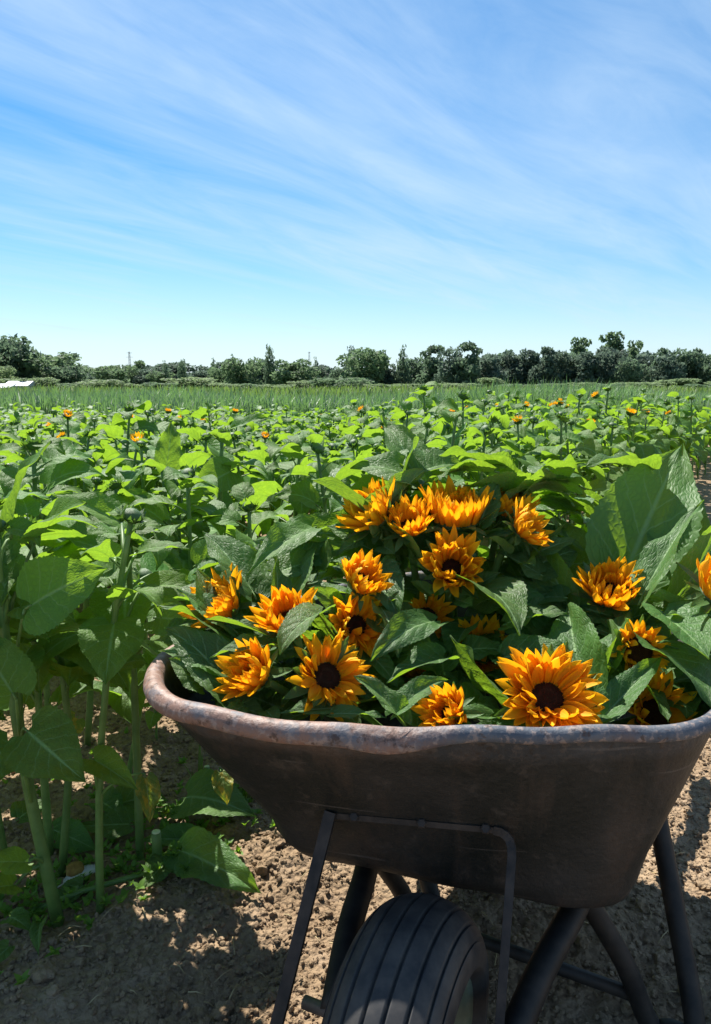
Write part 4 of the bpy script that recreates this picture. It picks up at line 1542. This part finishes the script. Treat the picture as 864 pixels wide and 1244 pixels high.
# the rest of the field as one mass
LOWL = []
for i in range(6):
    mb = MB()
    leaf_grid(mb, 5, 3, rw.uniform(0.75, 0.95), rw.uniform(0.1, 0.4), R(rw.uniform(50, 125)), rw.uniform(-0.4, 0.4), 0.02, 600 + i, y0=0.3, z0=0.12, a0=R(rw.uniform(-10, 25)), serr=0)
    LOWL.append((np.array(mb.v), np.array(mb.f), np.array(mb.uv)))
V, Fc, UV = [], [], []
nv0 = 0
rm = np.random.RandomState(9)
VB, FB = [], []
nb0 = 0
bl_v = np.array([tuple(v.co) for v in BLOOM[0].vertices])
for k, (d2, x, y) in enumerate(mass):
    h = hgt(x, y, rw)
    a = rw.uniform(0, 6.28)
    nl = 10
    for i in range(nl):
        t = 0.45 + 0.54 * i / (nl - 1)
        a += 2.4 + rw.uniform(-0.3, 0.3)
        kk = (t - 0.45) / 0.55
        s = rw.uniform(0.14, 0.20) * (1 - 0.5 * max(0, kk - 0.5) / 0.5)
        v, f, u = LOWL[rw.randrange(6)]
        tl = rw.uniform(-0.3, 0.4)
        vy, vz = v[:, 1] * math.cos(tl) - v[:, 2] * math.sin(tl), v[:, 1] * math.sin(tl) + v[:, 2] * math.cos(tl)
        X = (v[:, 0] * math.cos(a) - vy * math.sin(a)) * s + x
        Y = (v[:, 0] * math.sin(a) + vy * math.cos(a)) * s + y
        V.append(np.stack([X, Y, vz * s + h * t], 1)); Fc.append(f + nv0); UV.append(u); nv0 += len(v)
V, Fc, UV = np.concatenate(V), np.concatenate(Fc), np.concatenate(UV)
fm = ob('field_foliage', np_mesh('field_foliage', V, Fc, M['leaf_far'], UV))
tag(fm, 'mass of far sunflower foliage merging before the tall grass', 'sunflowers', kind='stuff')
mbs = MB()
for k, (d2, x, y) in enumerate(mass):
    mbs.tube([(x, y, 0), (x, y, 0.66 - 0.02 * max(0, y - 3))], [0.009, 0.006], 4, cap=False)
tag(ob('field_stems', mbs.mesh('field_stems', M['stem'])), 'green stems of the far sunflower foliage', 'sunflowers', kind='stuff')

# ------------------------------------------------------------------ tall grass strip beyond the sunflowers
M['reed'] = simple_mat('tall_grass', (0.12, 0.195, 0.10), (0.19, 0.27, 0.14), 1.2, 0.5, 0.4, 0.1, 0.01, trans=(0.16, 0.30, 0.08), tfac=0.35)


def grass_strip(name, n, xr, yr, hr, w, seed, label, mat):
    r = np.random.RandomState(seed)
    x, y = r.uniform(*xr, n), r.uniform(*yr, n)
    clump = vnoise(x * 0.55 + 50, y * 0.55 + 50, seed + 1) * 2
    h = (hr[0] + (hr[1] - hr[0]) * r.rand(n)) * (1 + 0.16 * clump)
    az = r.rand(n) * 6.283
    lean = h * r.uniform(0.10, 0.55, n)
    ww = w * r.uniform(0.6, 1.3, n)
    lx, ly = np.cos(az) * lean, np.sin(az) * lean
    px_, py_ = -np.sin(az) * ww, np.cos(az) * ww
    vs_ = []
    for t, k in ((0, 0.8), (0.45, 1.0), (0.8, 0.7), (1.0, 0.05)):
        q = t ** 2.2
        z = h * (t - 0.12 * q * (lean / h) * 3)
        vs_.append(np.stack([x + lx * q - px_ * k, y + ly * q - py_ * k, z], 1))
        vs_.append(np.stack([x + lx * q + px_ * k, y + ly * q + py_ * k, z], 1))
    v = np.stack(vs_, 1).reshape(-1, 3)
    b = (np.arange(n) * 8)[:, None]
    f = np.concatenate([b + np.array([[2 * i, 2 * i + 1, 2 * i + 3, 2 * i + 2]]) for i in range(3)])
    o_ = ob(name, np_mesh(name, v, f, mat))
    tag(o_, label, 'grass', kind='stuff')


grass_strip('tall_grass', 21000, (-11, 4.5), (12.0, 16.5), (0.74, 1.03), 0.013, 31, 'strip of tall blue-green grass behind the sunflower field', M['reed'])
grass_strip('tall_grass', 15000, (3.5, 17), (15.0, 21), (0.76, 1.06), 0.014, 32, 'paler strip of tall grass at the right beneath the row of trees', M['reed'])
M['reed2'] = simple_mat('rough_grass', (0.085, 0.13, 0.035), (0.15, 0.20, 0.06), 0.6, 0.6, 0.3, 0.1, 0.01, trans=(0.2, 0.32, 0.06), tfac=0.3)
grass_strip('rough_grass', 16000, (-45, 45), (40, 70), (0.5, 1.1), 0.05, 33, 'rough yellow-green grass growing before the far trees', M['reed2'])
# clump of bushier grass that stands taller before the trees on the right
grass_strip('grass_clump', 2600, (1.9, 4.6), (11.2, 12.6), (0.85, 1.12), 0.012, 34, 'bright green clump of taller grass beside the tallest sunflower', M['reed'])

# ------------------------------------------------------------------ far trees
M['bark'] = simple_mat('bark', (0.05, 0.038, 0.028), (0.09, 0.07, 0.05), 6, 0.9, 0.1)


def crown_mat(name, c1, c2):
    return simple_mat(name, c1, c2, 0.6, 0.7, 0.25, 0.2, 0.05, trans=tuple(min(1, v * 2.2) for v in c2), tfac=0.36)


CM = [crown_mat('crown_dark', (0.048, 0.085, 0.052), (0.090, 0.135, 0.080)), crown_mat('crown_mid', (0.055, 0.100, 0.050), (0.100, 0.150, 0.075)),
      crown_mat('crown_pale', (0.085, 0.130, 0.060), (0.14, 0.19, 0.09)), crown_mat('crown_blue', (0.042, 0.074, 0.055), (0.085, 0.120, 0.085))]  # distance haze put into the crown colours: greens lightened and blued


def crown_mesh(seed, shape, mat, n=1500):
    """crown of unit height and unit width made of small leaf sprays in clumps"""
    r = np.random.RandomState(seed)
    pts = []
    if shape == 'round':
        blobs = [(r.uniform(-0.34, 0.34), r.uniform(-0.34, 0.34), r.uniform(0.10, 0.80), r.uniform(0.15, 0.27)) for _ in range(20)]
    elif shape == 'column':
        blobs = [(r.uniform(-0.10, 0.10), r.uniform(-0.10, 0.10), z, 0.34 * (1 - abs(z - 0.35) * 1.15) + 0.06) for z in np.linspace(0.08, 0.92, 12)]
    elif shape == 'cone':
        blobs = [(r.uniform(-0.08, 0.08), r.uniform(-0.08, 0.08), z, 0.46 * (1 - z) + 0.05) for z in np.linspace(0.08, 0.95, 12)]
    else:  # feathery
        blobs = [(r.uniform(-0.36, 0.36) * (1.05 - z * 0.75), r.uniform(-0.36, 0.36) * (1.05 - z * 0.75), z, r.uniform(0.10, 0.20) * (1.15 - 0.5 * z)) for z in r.uniform(0.05, 0.93, 40)]
    wts = np.array([b[3] ** 2 for b in blobs]); wts /= wts.sum()
    idx = r.choice(len(blobs), n, p=wts)
    B = np.array(blobs)[idx]
    d = r.normal(size=(n, 3)); d /= np.linalg.norm(d, axis=1)[:, None]
    rad = B[:, 3] * (0.55 + 0.55 * r.rand(n) ** 0.6)
    C = B[:, :3] + d * rad[:, None] * np.array([1, 1, 0.62 if shape in ('round', 'feather') else 0.35])
    C[:, 2] = np.maximum(C[:, 2], 0.02)
    e1 = r.normal(size=(n, 3)); e1 /= np.linalg.norm(e1, axis=1)[:, None]
    e2 = np.cross(e1, r.normal(size=(n, 3))); e2 /= np.linalg.norm(e2, axis=1)[:, None]
    s = (0.026 + 0.040 * r.rand(n))[:, None]
    v = np.stack([C - e1 * s, C - e2 * s * 0.5, C + e1 * s, C + e2 * s * 0.5], 1).reshape(-1, 3)
    f = np.arange(n * 4).reshape(-1, 4)
    return np_mesh('crown', v, f, mat, smooth=False)


CROWN = {}
for mi_ in range(4):
    CROWN['round', mi_] = [crown_mesh(10 + mi_ * 7 + k, 'round', CM[mi_], 3200) for k in range(3)]
    CROWN['feather', mi_] = [crown_mesh(60 + mi_ * 7 + k, 'feather', CM[mi_], 2400) for k in range(2)]
CROWN['column', 0] = [crown_mesh(90, 'column', CM[0], 1500)]
CROWN['cone', 0] = [crown_mesh(91, 'cone', CM[0], 1500)]
CROWN['column', 3] = [crown_mesh(92, 'column', CM[3], 1500)]


def trunk_mesh(seed):
    r = random.Random(seed)
    mb = MB()
    mb.tube([(0, 0, -0.02), (0.01, 0, 0.15), (-0.01, 0.01, 0.4), (0.01, 0, 0.7)], [0.035, 0.026, 0.018, 0.008], 7)
    for k in range(5):
        a = k * 2.4
        z = 0.18 + 0.09 * k
        mb.tube([(0, 0, z), (math.cos(a) * 0.12, math.sin(a) * 0.12, z + 0.10), (math.cos(a) * 0.24, math.sin(a) * 0.24, z + 0.24)], [0.014, 0.010, 0.004], 5)
    return mb.mesh('trunk', M['bark'])


TRUNK = [trunk_mesh(i) for i in range(2)]
rt = random.Random(8)


def tree(px, topy, wpx, D, shape, mi_, label, group='trees along the horizon', name='tree'):
    X = (px - CX) / F_PX * D
    zt = CAM.z + (CAM.z * 0 + (468 - topy) / F_PX * D)
    h = zt
    w = wpx / F_PX * D
    root = ob(name, None)
    root.location = (X, D, 0)
    root.rotation_euler = (0, 0, rt.uniform(0, 6.28))
    tag(root, label, 'tree', group)
    ob('trunk', rt.choice(TRUNK), root, Matrix.Diagonal((h * 0.8, h * 0.8, h, 1)))
    ob('crown', rt.choice(CROWN[shape, mi_]), root, Matrix.Diagonal((w * 1.25, w * 1.25, h * (1.22 if shape in ('round', 'feather') else 1.08), 1)))


TR = [
    (-22, 420, 60, 118, 'round', 0, 'dark tree cut off by the left edge of the picture'),
    (10, 414, 58, 115, 'round', 0, 'tallest dark tree at the left end of the horizon, over the pale shed'),
    (8, 446, 34, 100, 'round', 2, 'low light-green tree before the tallest dark tree, beside the pale shed'),
    (38, 436, 36, 120, 'round', 3, 'dark bluish tree between the tallest dark tree and the willow-like one'),
    (62, 434, 62, 118, 'round', 1, 'broad rounded grey-green tree right of the pale shed'),
    (82, 446, 36, 116, 'round', 0, 'dark rounded tree at the right shoulder of the broad grey-green one'),
    (102, 443, 15, 120, 'cone', 0, 'small pointed conifer left of the power mast'),
    (121, 455, 24, 135, 'round', 3, 'low bluish tree between the small conifer and the power mast'),
    (146, 450, 34, 112, 'round', 1, 'bushy mid-green tree at the foot of the power mast'),
    (180, 452, 34, 150, 'round', 3, 'low dark tree just right of the power mast'),
    (203, 454, 26, 140, 'round', 1, 'low tree left of the short cypress'),
    (225, 440, 13, 130, 'column', 0, 'short dark cypress standing alone left of the tall one'),
    (247, 454, 30, 140, 'round', 3, 'low rounded tree right of the short cypress'),
    (272, 450, 26, 130, 'round', 1, 'small tree between the two cypresses'),
    (297, 440, 36, 125, 'round', 1, 'rounded mid-green tree left of the tall cypress'),
    (318, 442, 28, 132, 'round', 3, 'bluish tree leaning against the tall cypress'),
    (330, 424, 15, 120, 'column', 0, 'tall narrow cypress, darkest spire of the left horizon'),
    (358, 442, 44, 118, 'round', 1, 'wide rounded tree right of the tall cypress'),
    (392, 448, 30, 140, 'round', 3, 'low tree at the foot of the thin second mast'),
    (410, 444, 28, 130, 'round', 0, 'dark tree just right of the thin second mast'),
    (427, 425, 18, 128, 'column', 3, 'slim pointed tree right of the thin second mast'),
    (440, 430, 46, 122, 'round', 1, 'broad tree beneath the slim pointed one'),
    (468, 438, 34, 126, 'round', 3, 'rounded tree between the slim pointed one and the spruce'),
    (488, 424, 22, 124, 'cone', 0, 'dark spruce above the middle of the heap'),
    (508, 438, 36, 128, 'round', 0, 'dark rounded tree right of the spruce'),
]
for a in TR:
    tree(*a)
for k in range(25):         # even row on the right
    px = 526 + k * 14.8 + rt.uniform(-4, 4)
    tree(px, rt.uniform(428, 438), rt.uniform(30, 44), rt.uniform(110, 120), 'feather' if k % 3 == 0 else 'round', rt.choice((0, 3, 0)), 'dark tree in the long even row on the right half of the horizon', 'long even row of dark trees')
for k in range(36):         # hazy band behind
    tree(-295 + k * 23.5 + rt.uniform(-7, 7), rt.uniform(444, 454), rt.uniform(28, 44), rt.uniform(150, 175), 'round' if k % 4 else 'feather', rt.choice((1, 3, 3)),
         'low tree in the continuous far band behind the single trees of the left horizon', 'far band of low trees')
for px, ty in ((205, 441), (262, 438), (285, 434), (385, 437), (455, 432), (520, 433)):
    tree(px, ty, 14, 140, 'cone', 0, 'small pointed conifer standing out of the low far tree band', 'small conifers in the far band')
tree(700, 423, 36, 128, 'feather', 1, 'pale feathery tree rising behind the even row, left of its twin')
tree(735, 418, 42, 128, 'feather', 1, 'tallest pale feathery tree rising behind the even row')
tree(764, 426, 30, 128, 'feather', 1, 'feathery tree rising behind the even row, right of the tallest')
# lower shrubs before the trees
for k in range(26):
    px = -20 + k * 36 + rt.uniform(-9, 9)
    tree(px, rt.uniform(461, 468), rt.uniform(26, 60), rt.uniform(88, 98), 'round', 2 if k % 3 else 1, 'low light-green shrub in the band at the foot of the far trees', 'low shrubs before the far trees', 'shrub')

# ------------------------------------------------------------------ pale shed and masts on the horizon
M['shed'] = simple_mat('shed_wall', (0.35, 0.36, 0.38), (0.45, 0.45, 0.46), 2, 0.7, 0.3)
M['shed_roof'] = simple_mat('shed_roof', (0.30, 0.33, 0.38), (0.38, 0.41, 0.45), 2, 0.5, 0.4)
M['dark_glass'] = simple_mat('shed_window', (0.03, 0.035, 0.04), (0.05, 0.055, 0.06), 2, 0.2, 0.5)
SH = Vector(((18 - CX) / F_PX * 86, 86, 0))
shed = ob('shed', None); shed.location = SH
tag(shed, 'low pale grey shed with stepped sheet roof under the dark trees at the left', 'building')
mb = MB(); mb.box((-1.2, 0, 0.35), (3.6, 3, 0.70)); ob('wall', mb.mesh('wall', M['shed'], False), shed)
mb = MB(); mb.box((0.8, 1.2, 0.45), (2.6, 3, 0.90)); ob('wall', mb.mesh('wall', M['shed'], False), shed)


def gable(cx, cy, w, dpt, z0, h):
    mb_ = MB()
    mb_.v = [(cx - w / 2, cy - dpt / 2, z0), (cx + w / 2, cy - dpt / 2, z0), (cx + w / 2, cy, z0 + h), (cx - w / 2, cy, z0 + h), (cx - w / 2, cy + dpt / 2, z0), (cx + w / 2, cy + dpt / 2, z0)]
    mb_.uv = [(0, 0)] * 6
    mb_.f = [(0, 1, 2, 3), (3, 2, 5, 4), (0, 3, 4), (1, 5, 2), (0, 4, 5, 1)]
    mb_.mi = [0] * 5
    return mb_.mesh('roof', M['shed_roof'], False)


ob('roof', gable(-1.2, 0, 3.9, 3.4, 0.703, 0.45), shed)
ob('roof', gable(0.8, 1.2, 2.9, 3.4, 0.903, 0.55), shed)
for wx in (-2.2, -0.9):
    mb = MB(); mb.box((wx, -1.52, 0.42), (0.7, 0.03, 0.28)); ob('window', mb.mesh('window', M['dark_glass'], False), shed)


def mast(px, topy, D, label, arms):
    root = ob('power_mast', None)
    root.location = ((px - CX) / F_PX * D, D, 0)
    tag(root, label, 'mast')
    h = CAM.z + (468 - topy) / F_PX * D
    w = 0.32
    mb_ = MB()
    for sx in (-1, 1):
        for sy in (-1, 1):
            mb_.tube([(sx * w, sy * w, 0), (sx * w * 0.3, sy * w * 0.3, h)], 0.022, 4)
    for k in range(12):
        z0, z1 = h * k / 12, h * (k + 1) / 12
        a, b = w * (1 - 0.7 * k / 12), w * (1 - 0.7 * (k + 1) / 12)
        for sy in (-1, 1):
            mb_.tube([(-a, sy * a, z0), (b, sy * b, z1)], 0.012, 3)
            mb_.tube([(a, sy * a, z0), (-b, sy * b, z1)], 0.012, 3)
    ob('tower', mb_.mesh('tower', M['steel'], False), root)
    for z, l in arms:
        m2 = MB(); m2.tube([(-l, 0, h * z), (l, 0, h * z)], 0.03, 4)
        ob('cross_arm', m2.mesh('cross_arm', M['steel'], False), root)


mast(163, 429, 150, 'thin lattice power mast with short arms above the trees at the left', [(0.97, 0.55), (0.86, 0.7)])
mast(377, 429, 170, 'thin second mast standing between the tall cypress and the slim pointed tree', [(0.98, 0.35)])

# ------------------------------------------------------------------ litter on the soil at the left
G_FALL = 'sunflower leaves lying on the soil'


def fallen(bx, by, tx, ty, wpx, label, lift0=0.015, lift1=0.01, nh=(0, -0.3, 1), mesh=None):
    P0, P1 = gpt(bx, by), gpt(tx, ty)
    P0.z += lift0; P1.z += lift1
    d = P1 - P0
    w = wpx / F_PX * (P0 - CAM).dot(_F)
    o_ = ob('fallen_leaf', mesh or rnd.choice(BLADE), None, frame(P0, d, nh, w, d.length / 1.06, (w + d.length) / 2))
    tag(o_, label, 'leaf', G_FALL)
    return o_


fallen(222, 985, 312, 1010, 74, 'large dark green fallen leaf below the wheelbarrow lip', 0.04, 0.03, (0.1, -0.6, 0.9), BLADE[3])
fallen(215, 1050, 318, 1092, 58, 'long green fallen leaf with its tip pointing at the wheelbarrow', 0.03, 0.012, (-0.1, -0.5, 0.9), BLADE[5])
fallen(165, 1010, 90, 1008, 46, 'pale green fallen leaf lying behind the slim sunflower stem', 0.03, 0.02, (0, -0.4, 1), BLADE[7])
fallen(205, 1060, 175, 1095, 36, 'small green fallen leaf below the cut stub', 0.02, 0.01, (0, -0.4, 1), BLADE[1])
fallen(120, 980, 150, 1000, 40, 'shaded fallen leaf half under the litter behind the slim stem', 0.02, 0.02, (0, -0.4, 1), BLADE[8])
fallen(52, 1130, 48, 1172, 22, 'narrow drooping leaf at the foot of the thick leaning stem', 0.03, 0.01, (0, -0.6, 0.8), BLADE[9])
fallen(15, 1160, -20, 1185, 26, 'dull green leaf lying at the left edge of the picture', 0.02, 0.01, (0, -0.4, 1), BLADE[10])


def stub(px, py, h, rad, label, lean=(0, 0)):
    b = gpt(px, py)
    root = ob('cut_stalk', None); root.location = b
    tag(root, label, 'stalk', 'cut sunflower stalks left in the soil')
    top = Vector((lean[0], lean[1], h))
    ob('stem', stem_mesh([Vector((0, 0, -0.02)), top * 0.3, top * 0.7, top], rad, rad * 0.92, 10), root)
    mb_ = MB(); mb_.tube([top + Vector((0, 0, 0.0005)), top + Vector((0, 0, 0.002))], rad * 0.80, 10)
    ob('cut_face', mb_.mesh('cut_face', M['pith']), root)
    return root


M['pith'] = simple_mat('pith', (0.45, 0.50, 0.25), (0.55, 0.58, 0.34), 60, 0.7, 0.2)
for k, (a, b, c, d, w, lab) in enumerate([
        (140, 985, 205, 972, 44, 'pale crumpled fallen leaf behind the stub, towards the wheelbarrow'),
        (60, 1010, 118, 1030, 40, 'pale fallen leaf just behind the withered seed head'),
        (240, 1030, 172, 1020, 34, 'small shaded fallen leaf between the large dark leaf and the stub'),
        (20, 1005, 62, 985, 44, 'fallen leaf lying behind the thick leaning stem'),
        (105, 1082, 60, 1100, 30, 'narrow fallen leaf between the feet of the two nearest stems'),
        (10, 1120, 40, 1140, 30, 'fallen leaf left of the foot of the thick leaning stem')]):
    fallen(a, b, c, d, w, lab, 0.025, 0.012, (0.1 * (k % 3 - 1), -0.35, 1), BLADE[(k * 5 + 2) % 12])
stub(192, 1056, 0.085, 0.011, 'pale green cut stalk stub standing among the fallen leaves')
stub(252, 950, 0.06, 0.008, 'short cut stalk stub in the soil beside the wheelbarrow')
stub(66, 935, 0.06, 0.010, 'cut stalk stub behind the thick leaning stem')


def lying(p, q, rad, label):
    P, Q = gpt(*p), gpt(*q)
    P.z += rad + 0.006; Q.z += rad + 0.012
    root = ob('lying_stalk', None); root.location = P
    tag(root, label, 'stalk', 'cut stalks lying on the soil')
    v = Q - P
    ob('stem', stem_mesh([Vector((0, 0, 0)), v * 0.35 + Vector((0, 0, 0.01)), v * 0.7 + Vector((0, 0, 0.006)), v], rad, rad * 0.8, 8), root)


lying((20, 1108), (228, 1062), 0.006, 'long pale stalk lying across the litter from stem to fallen leaf')
lying((85, 1100), (108, 1060), 0.005, 'short pale stalk lying beside the slim stem')

# withered brown flower head on the ground and a white feather
M['wither'] = simple_mat('withered', (0.20, 0.11, 0.03), (0.36, 0.23, 0.06), 60, 0.9, 0.2, 0.8, 0.004)
wp = gpt(92, 1066)
rr_ = np.random.RandomState(2)
wv = ico2 * (1 + 0.25 * (rr_.rand(len(ico2), 1) - 0.5)) * np.array([0.021, 0.019, 0.017])
wh = ob('withered_head', np_mesh('withered_head', wv, icf2, M['wither'])); wh.location = (wp.x, wp.y, wp.z + 0.024)
tag(wh, 'withered yellow-brown seed head lying between the two nearest stems', 'seed head')
M['feather'] = simple_mat('feather', (0.62, 0.62, 0.62), (0.75, 0.74, 0.72), 40, 0.7, 0.2, trans=(0.7, 0.7, 0.7), tfac=0.3)
M['quill'] = simple_mat('quill', (0.6, 0.57, 0.5), (0.7, 0.66, 0.6), 40, 0.5, 0.3)
fp, fq = gpt(66, 1082), gpt(125, 1062)
fr = ob('feather', None); fr.location = (fp.x, fp.y, fp.z + 0.02)
tag(fr, 'white feather lying behind the slim sunflower stem', 'feather')
fv = Vector((fq.x - fp.x, fq.y - fp.y, 0.012))
mb = MB(); mb.tube([Vector((0, 0, 0)), fv * 0.5 + Vector((0, 0, 0.008)), fv], [0.0016, 0.0012, 0.0005], 5)
ob('quill', mb.mesh('quill', M['quill']), fr)
mb = MB()
fperp = Vector((-fv.y, fv.x, 0)).normalized()
for k in range(30):
    t = 0.18 + 0.80 * k / 29
    c = fv * t + Vector((0, 0, 0.008 * math.sin(t * 3.14)))
    wl = 0.017 * math.sin(math.pi * (0.12 + 0.86 * (k / 29))) ** 0.6
    for s in (-1, 1):
        i0 = len(mb.v)
        e = fv * 0.05
        for q in (c, c + e * 0.55, c + e + fperp * s * wl + Vector((0, 0, 0.004)), c + e * 0.5 + fperp * s * wl):
            mb.v.append(tuple(q)); mb.uv.append((0, 0))
        mb.f.append((i0, i0 + 1, i0 + 2, i0 + 3)); mb.mi.append(0)
ob('vane', mb.mesh('vane', M['feather'], False), fr)


# grass tuft and weed plants beside the barrow
def blade_plant(px, py, n, h, spread, label, w=0.006, seed=1):
    r = random.Random(seed)
    b = gpt(px, py)
    root = ob('grass_tuft', None); root.location = b
    tag(root, label, 'grass tuft')
    for k in range(n):
        a = r.uniform(0, 6.28)
        le = r.uniform(0.1, spread)
        hh = h * r.uniform(0.55, 1.05)
        d = Vector((math.cos(a), math.sin(a), 0)); s = Vector((-math.sin(a), math.cos(a), 0)) * w * r.uniform(0.6, 1.3)
        pts = []
        for i in range(6):
            t = i / 5
            c = d * (0.008 + le * hh * t ** 2) + Vector((0, 0, hh * t * (1 - 0.25 * le * t) - 0.01))
            k2 = (1 - t) ** 0.6
            pts += [c - s * k2, c + d * 0.001 - Vector((0, 0, 0.0015)) * k2, c + s * k2]
        m = MB(); m.grid(pts, 6, 3)
        ob('blade', m.mesh('blade', M['reed2'] if k % 3 else M['stem']), root)


blade_plant(243, 968, 5, 0.17, 0.30, 'tuft of upright grass blades under the left end of the tub', 0.007, 3)
blade_plant(300, 975, 9, 0.13, 0.5, 'leafy grass tuft in the shade of the tub beside the large fallen leaf', 0.008, 4)
wd = plant(gpt(305, 970), gpt(305, 970) + Vector((-0.02, 0, 0.20)), 'stunted sunflower seedling with a yellow hanging leaf under the tub', 'sunflower plants at the near end of the field', random.Random(12), leaves=6, lmin=0.15, size=0.06, mesh=NEAR, bud='bud', stem_r=0.006)
put_leaf(wd, 268, 935, 1.52, 276, 978, 1.50, 26, (0.3, -0.9, 0.1), BLADE_OLD[2])
wd2 = plant(gpt(190, 905), gpt(190, 905) + Vector((0, 0, 0.10)), 'small seedling with one hanging leaf on the bare soil left of the lip', 'sunflower plants at the near end of the field', random.Random(15), leaves=3, lmin=0.5, size=0.05, mesh=NEAR, bud='none', stem_r=0.004)

mbs = MB()
M['straw'] = simple_mat('straw', (0.30, 0.22, 0.11), (0.48, 0.38, 0.22), 30, 0.8, 0.2)
rst = random.Random(41)
for k in range(260):
    y = 0.85 + 1.6 * rst.random() ** 1.5; x = rst.uniform(-0.62, 0.62) * (y + 0.2)
    a = rst.uniform(0, 6.28); l = rst.uniform(0.008, 0.045)
    P, Q_ = Vector((x, y, gz(x, y) + 0.007)), Vector((x + math.cos(a) * l, y + math.sin(a) * l, 0))
    Q_.z = gz(Q_.x, Q_.y) + 0.009
    mbs.tube([P, (P + Q_) / 2 + Vector((0, 0, 0.003)), Q_], rst.uniform(0.0006, 0.0016), 4)
tag(ob('straw', mbs.mesh('straw', M['straw'])), 'dry straw and stalk crumbs scattered over the soil', 'straw', kind='stuff')

# low weeds that carpet the litter
WL = []
mbw = MB(); leaf_grid(mbw, 5, 3, 0.6, 0.2, 0.5, 0, 0.0, 3, y0=0.05, a0=0.5, serr=0)
wv_, wf_, wu_ = np.array(mbw.v), np.array(mbw.f), np.array(mbw.uv)
V, Fc, UV = [], [], []
n0 = 0
rw2 = random.Random(99)


def weed_patch(px, py, sx, sy, n):
    global n0
    for _ in range(n):
        b = gpt(px + rw2.gauss(0, sx), py + rw2.gauss(0, sy))
        a0 = rw2.uniform(0, 6.28)
        hh = rw2.uniform(0.004, 0.030)
        for q in range(rw2.randint(4, 8)):
            a = a0 + q * 1.7
            s = rw2.uniform(0.007, 0.022)
            tl = rw2.uniform(-0.2, 0.9)
            vy, vz = wv_[:, 1] * math.cos(tl) - wv_[:, 2] * math.sin(tl), wv_[:, 1] * math.sin(tl) + wv_[:, 2] * math.cos(tl)
            X = (wv_[:, 0] * math.cos(a) - vy * math.sin(a)) * s + b.x
            Y = (wv_[:, 0] * math.sin(a) + vy * math.cos(a)) * s + b.y
            V.append(np.stack([X, Y, vz * s + b.z + hh], 1)); Fc.append(wf_ + n0); UV.append(wu_); n0 += len(wv_)


for a in [(150, 1055, 45, 20, 70), (60, 1105, 40, 14, 45), (205, 990, 22, 14, 45), (230, 1045, 26, 12, 30), (30, 1075, 25, 20, 30), (260, 985, 30, 22, 20), (110, 960, 60, 30, 35),
          (60, 1190, 60, 30, 4), (300, 1010, 16, 10, 6), (230, 905, 60, 40, 6), (280, 960, 20, 12, 25)]:
    weed_patch(*a)
weeds = ob('weeds', np_mesh('weeds', np.concatenate(V), np.concatenate(Fc), M['leaf_far'], np.concatenate(UV)))
tag(weeds, 'small green weeds sprouting through the soil and litter', 'weeds', kind='stuff')
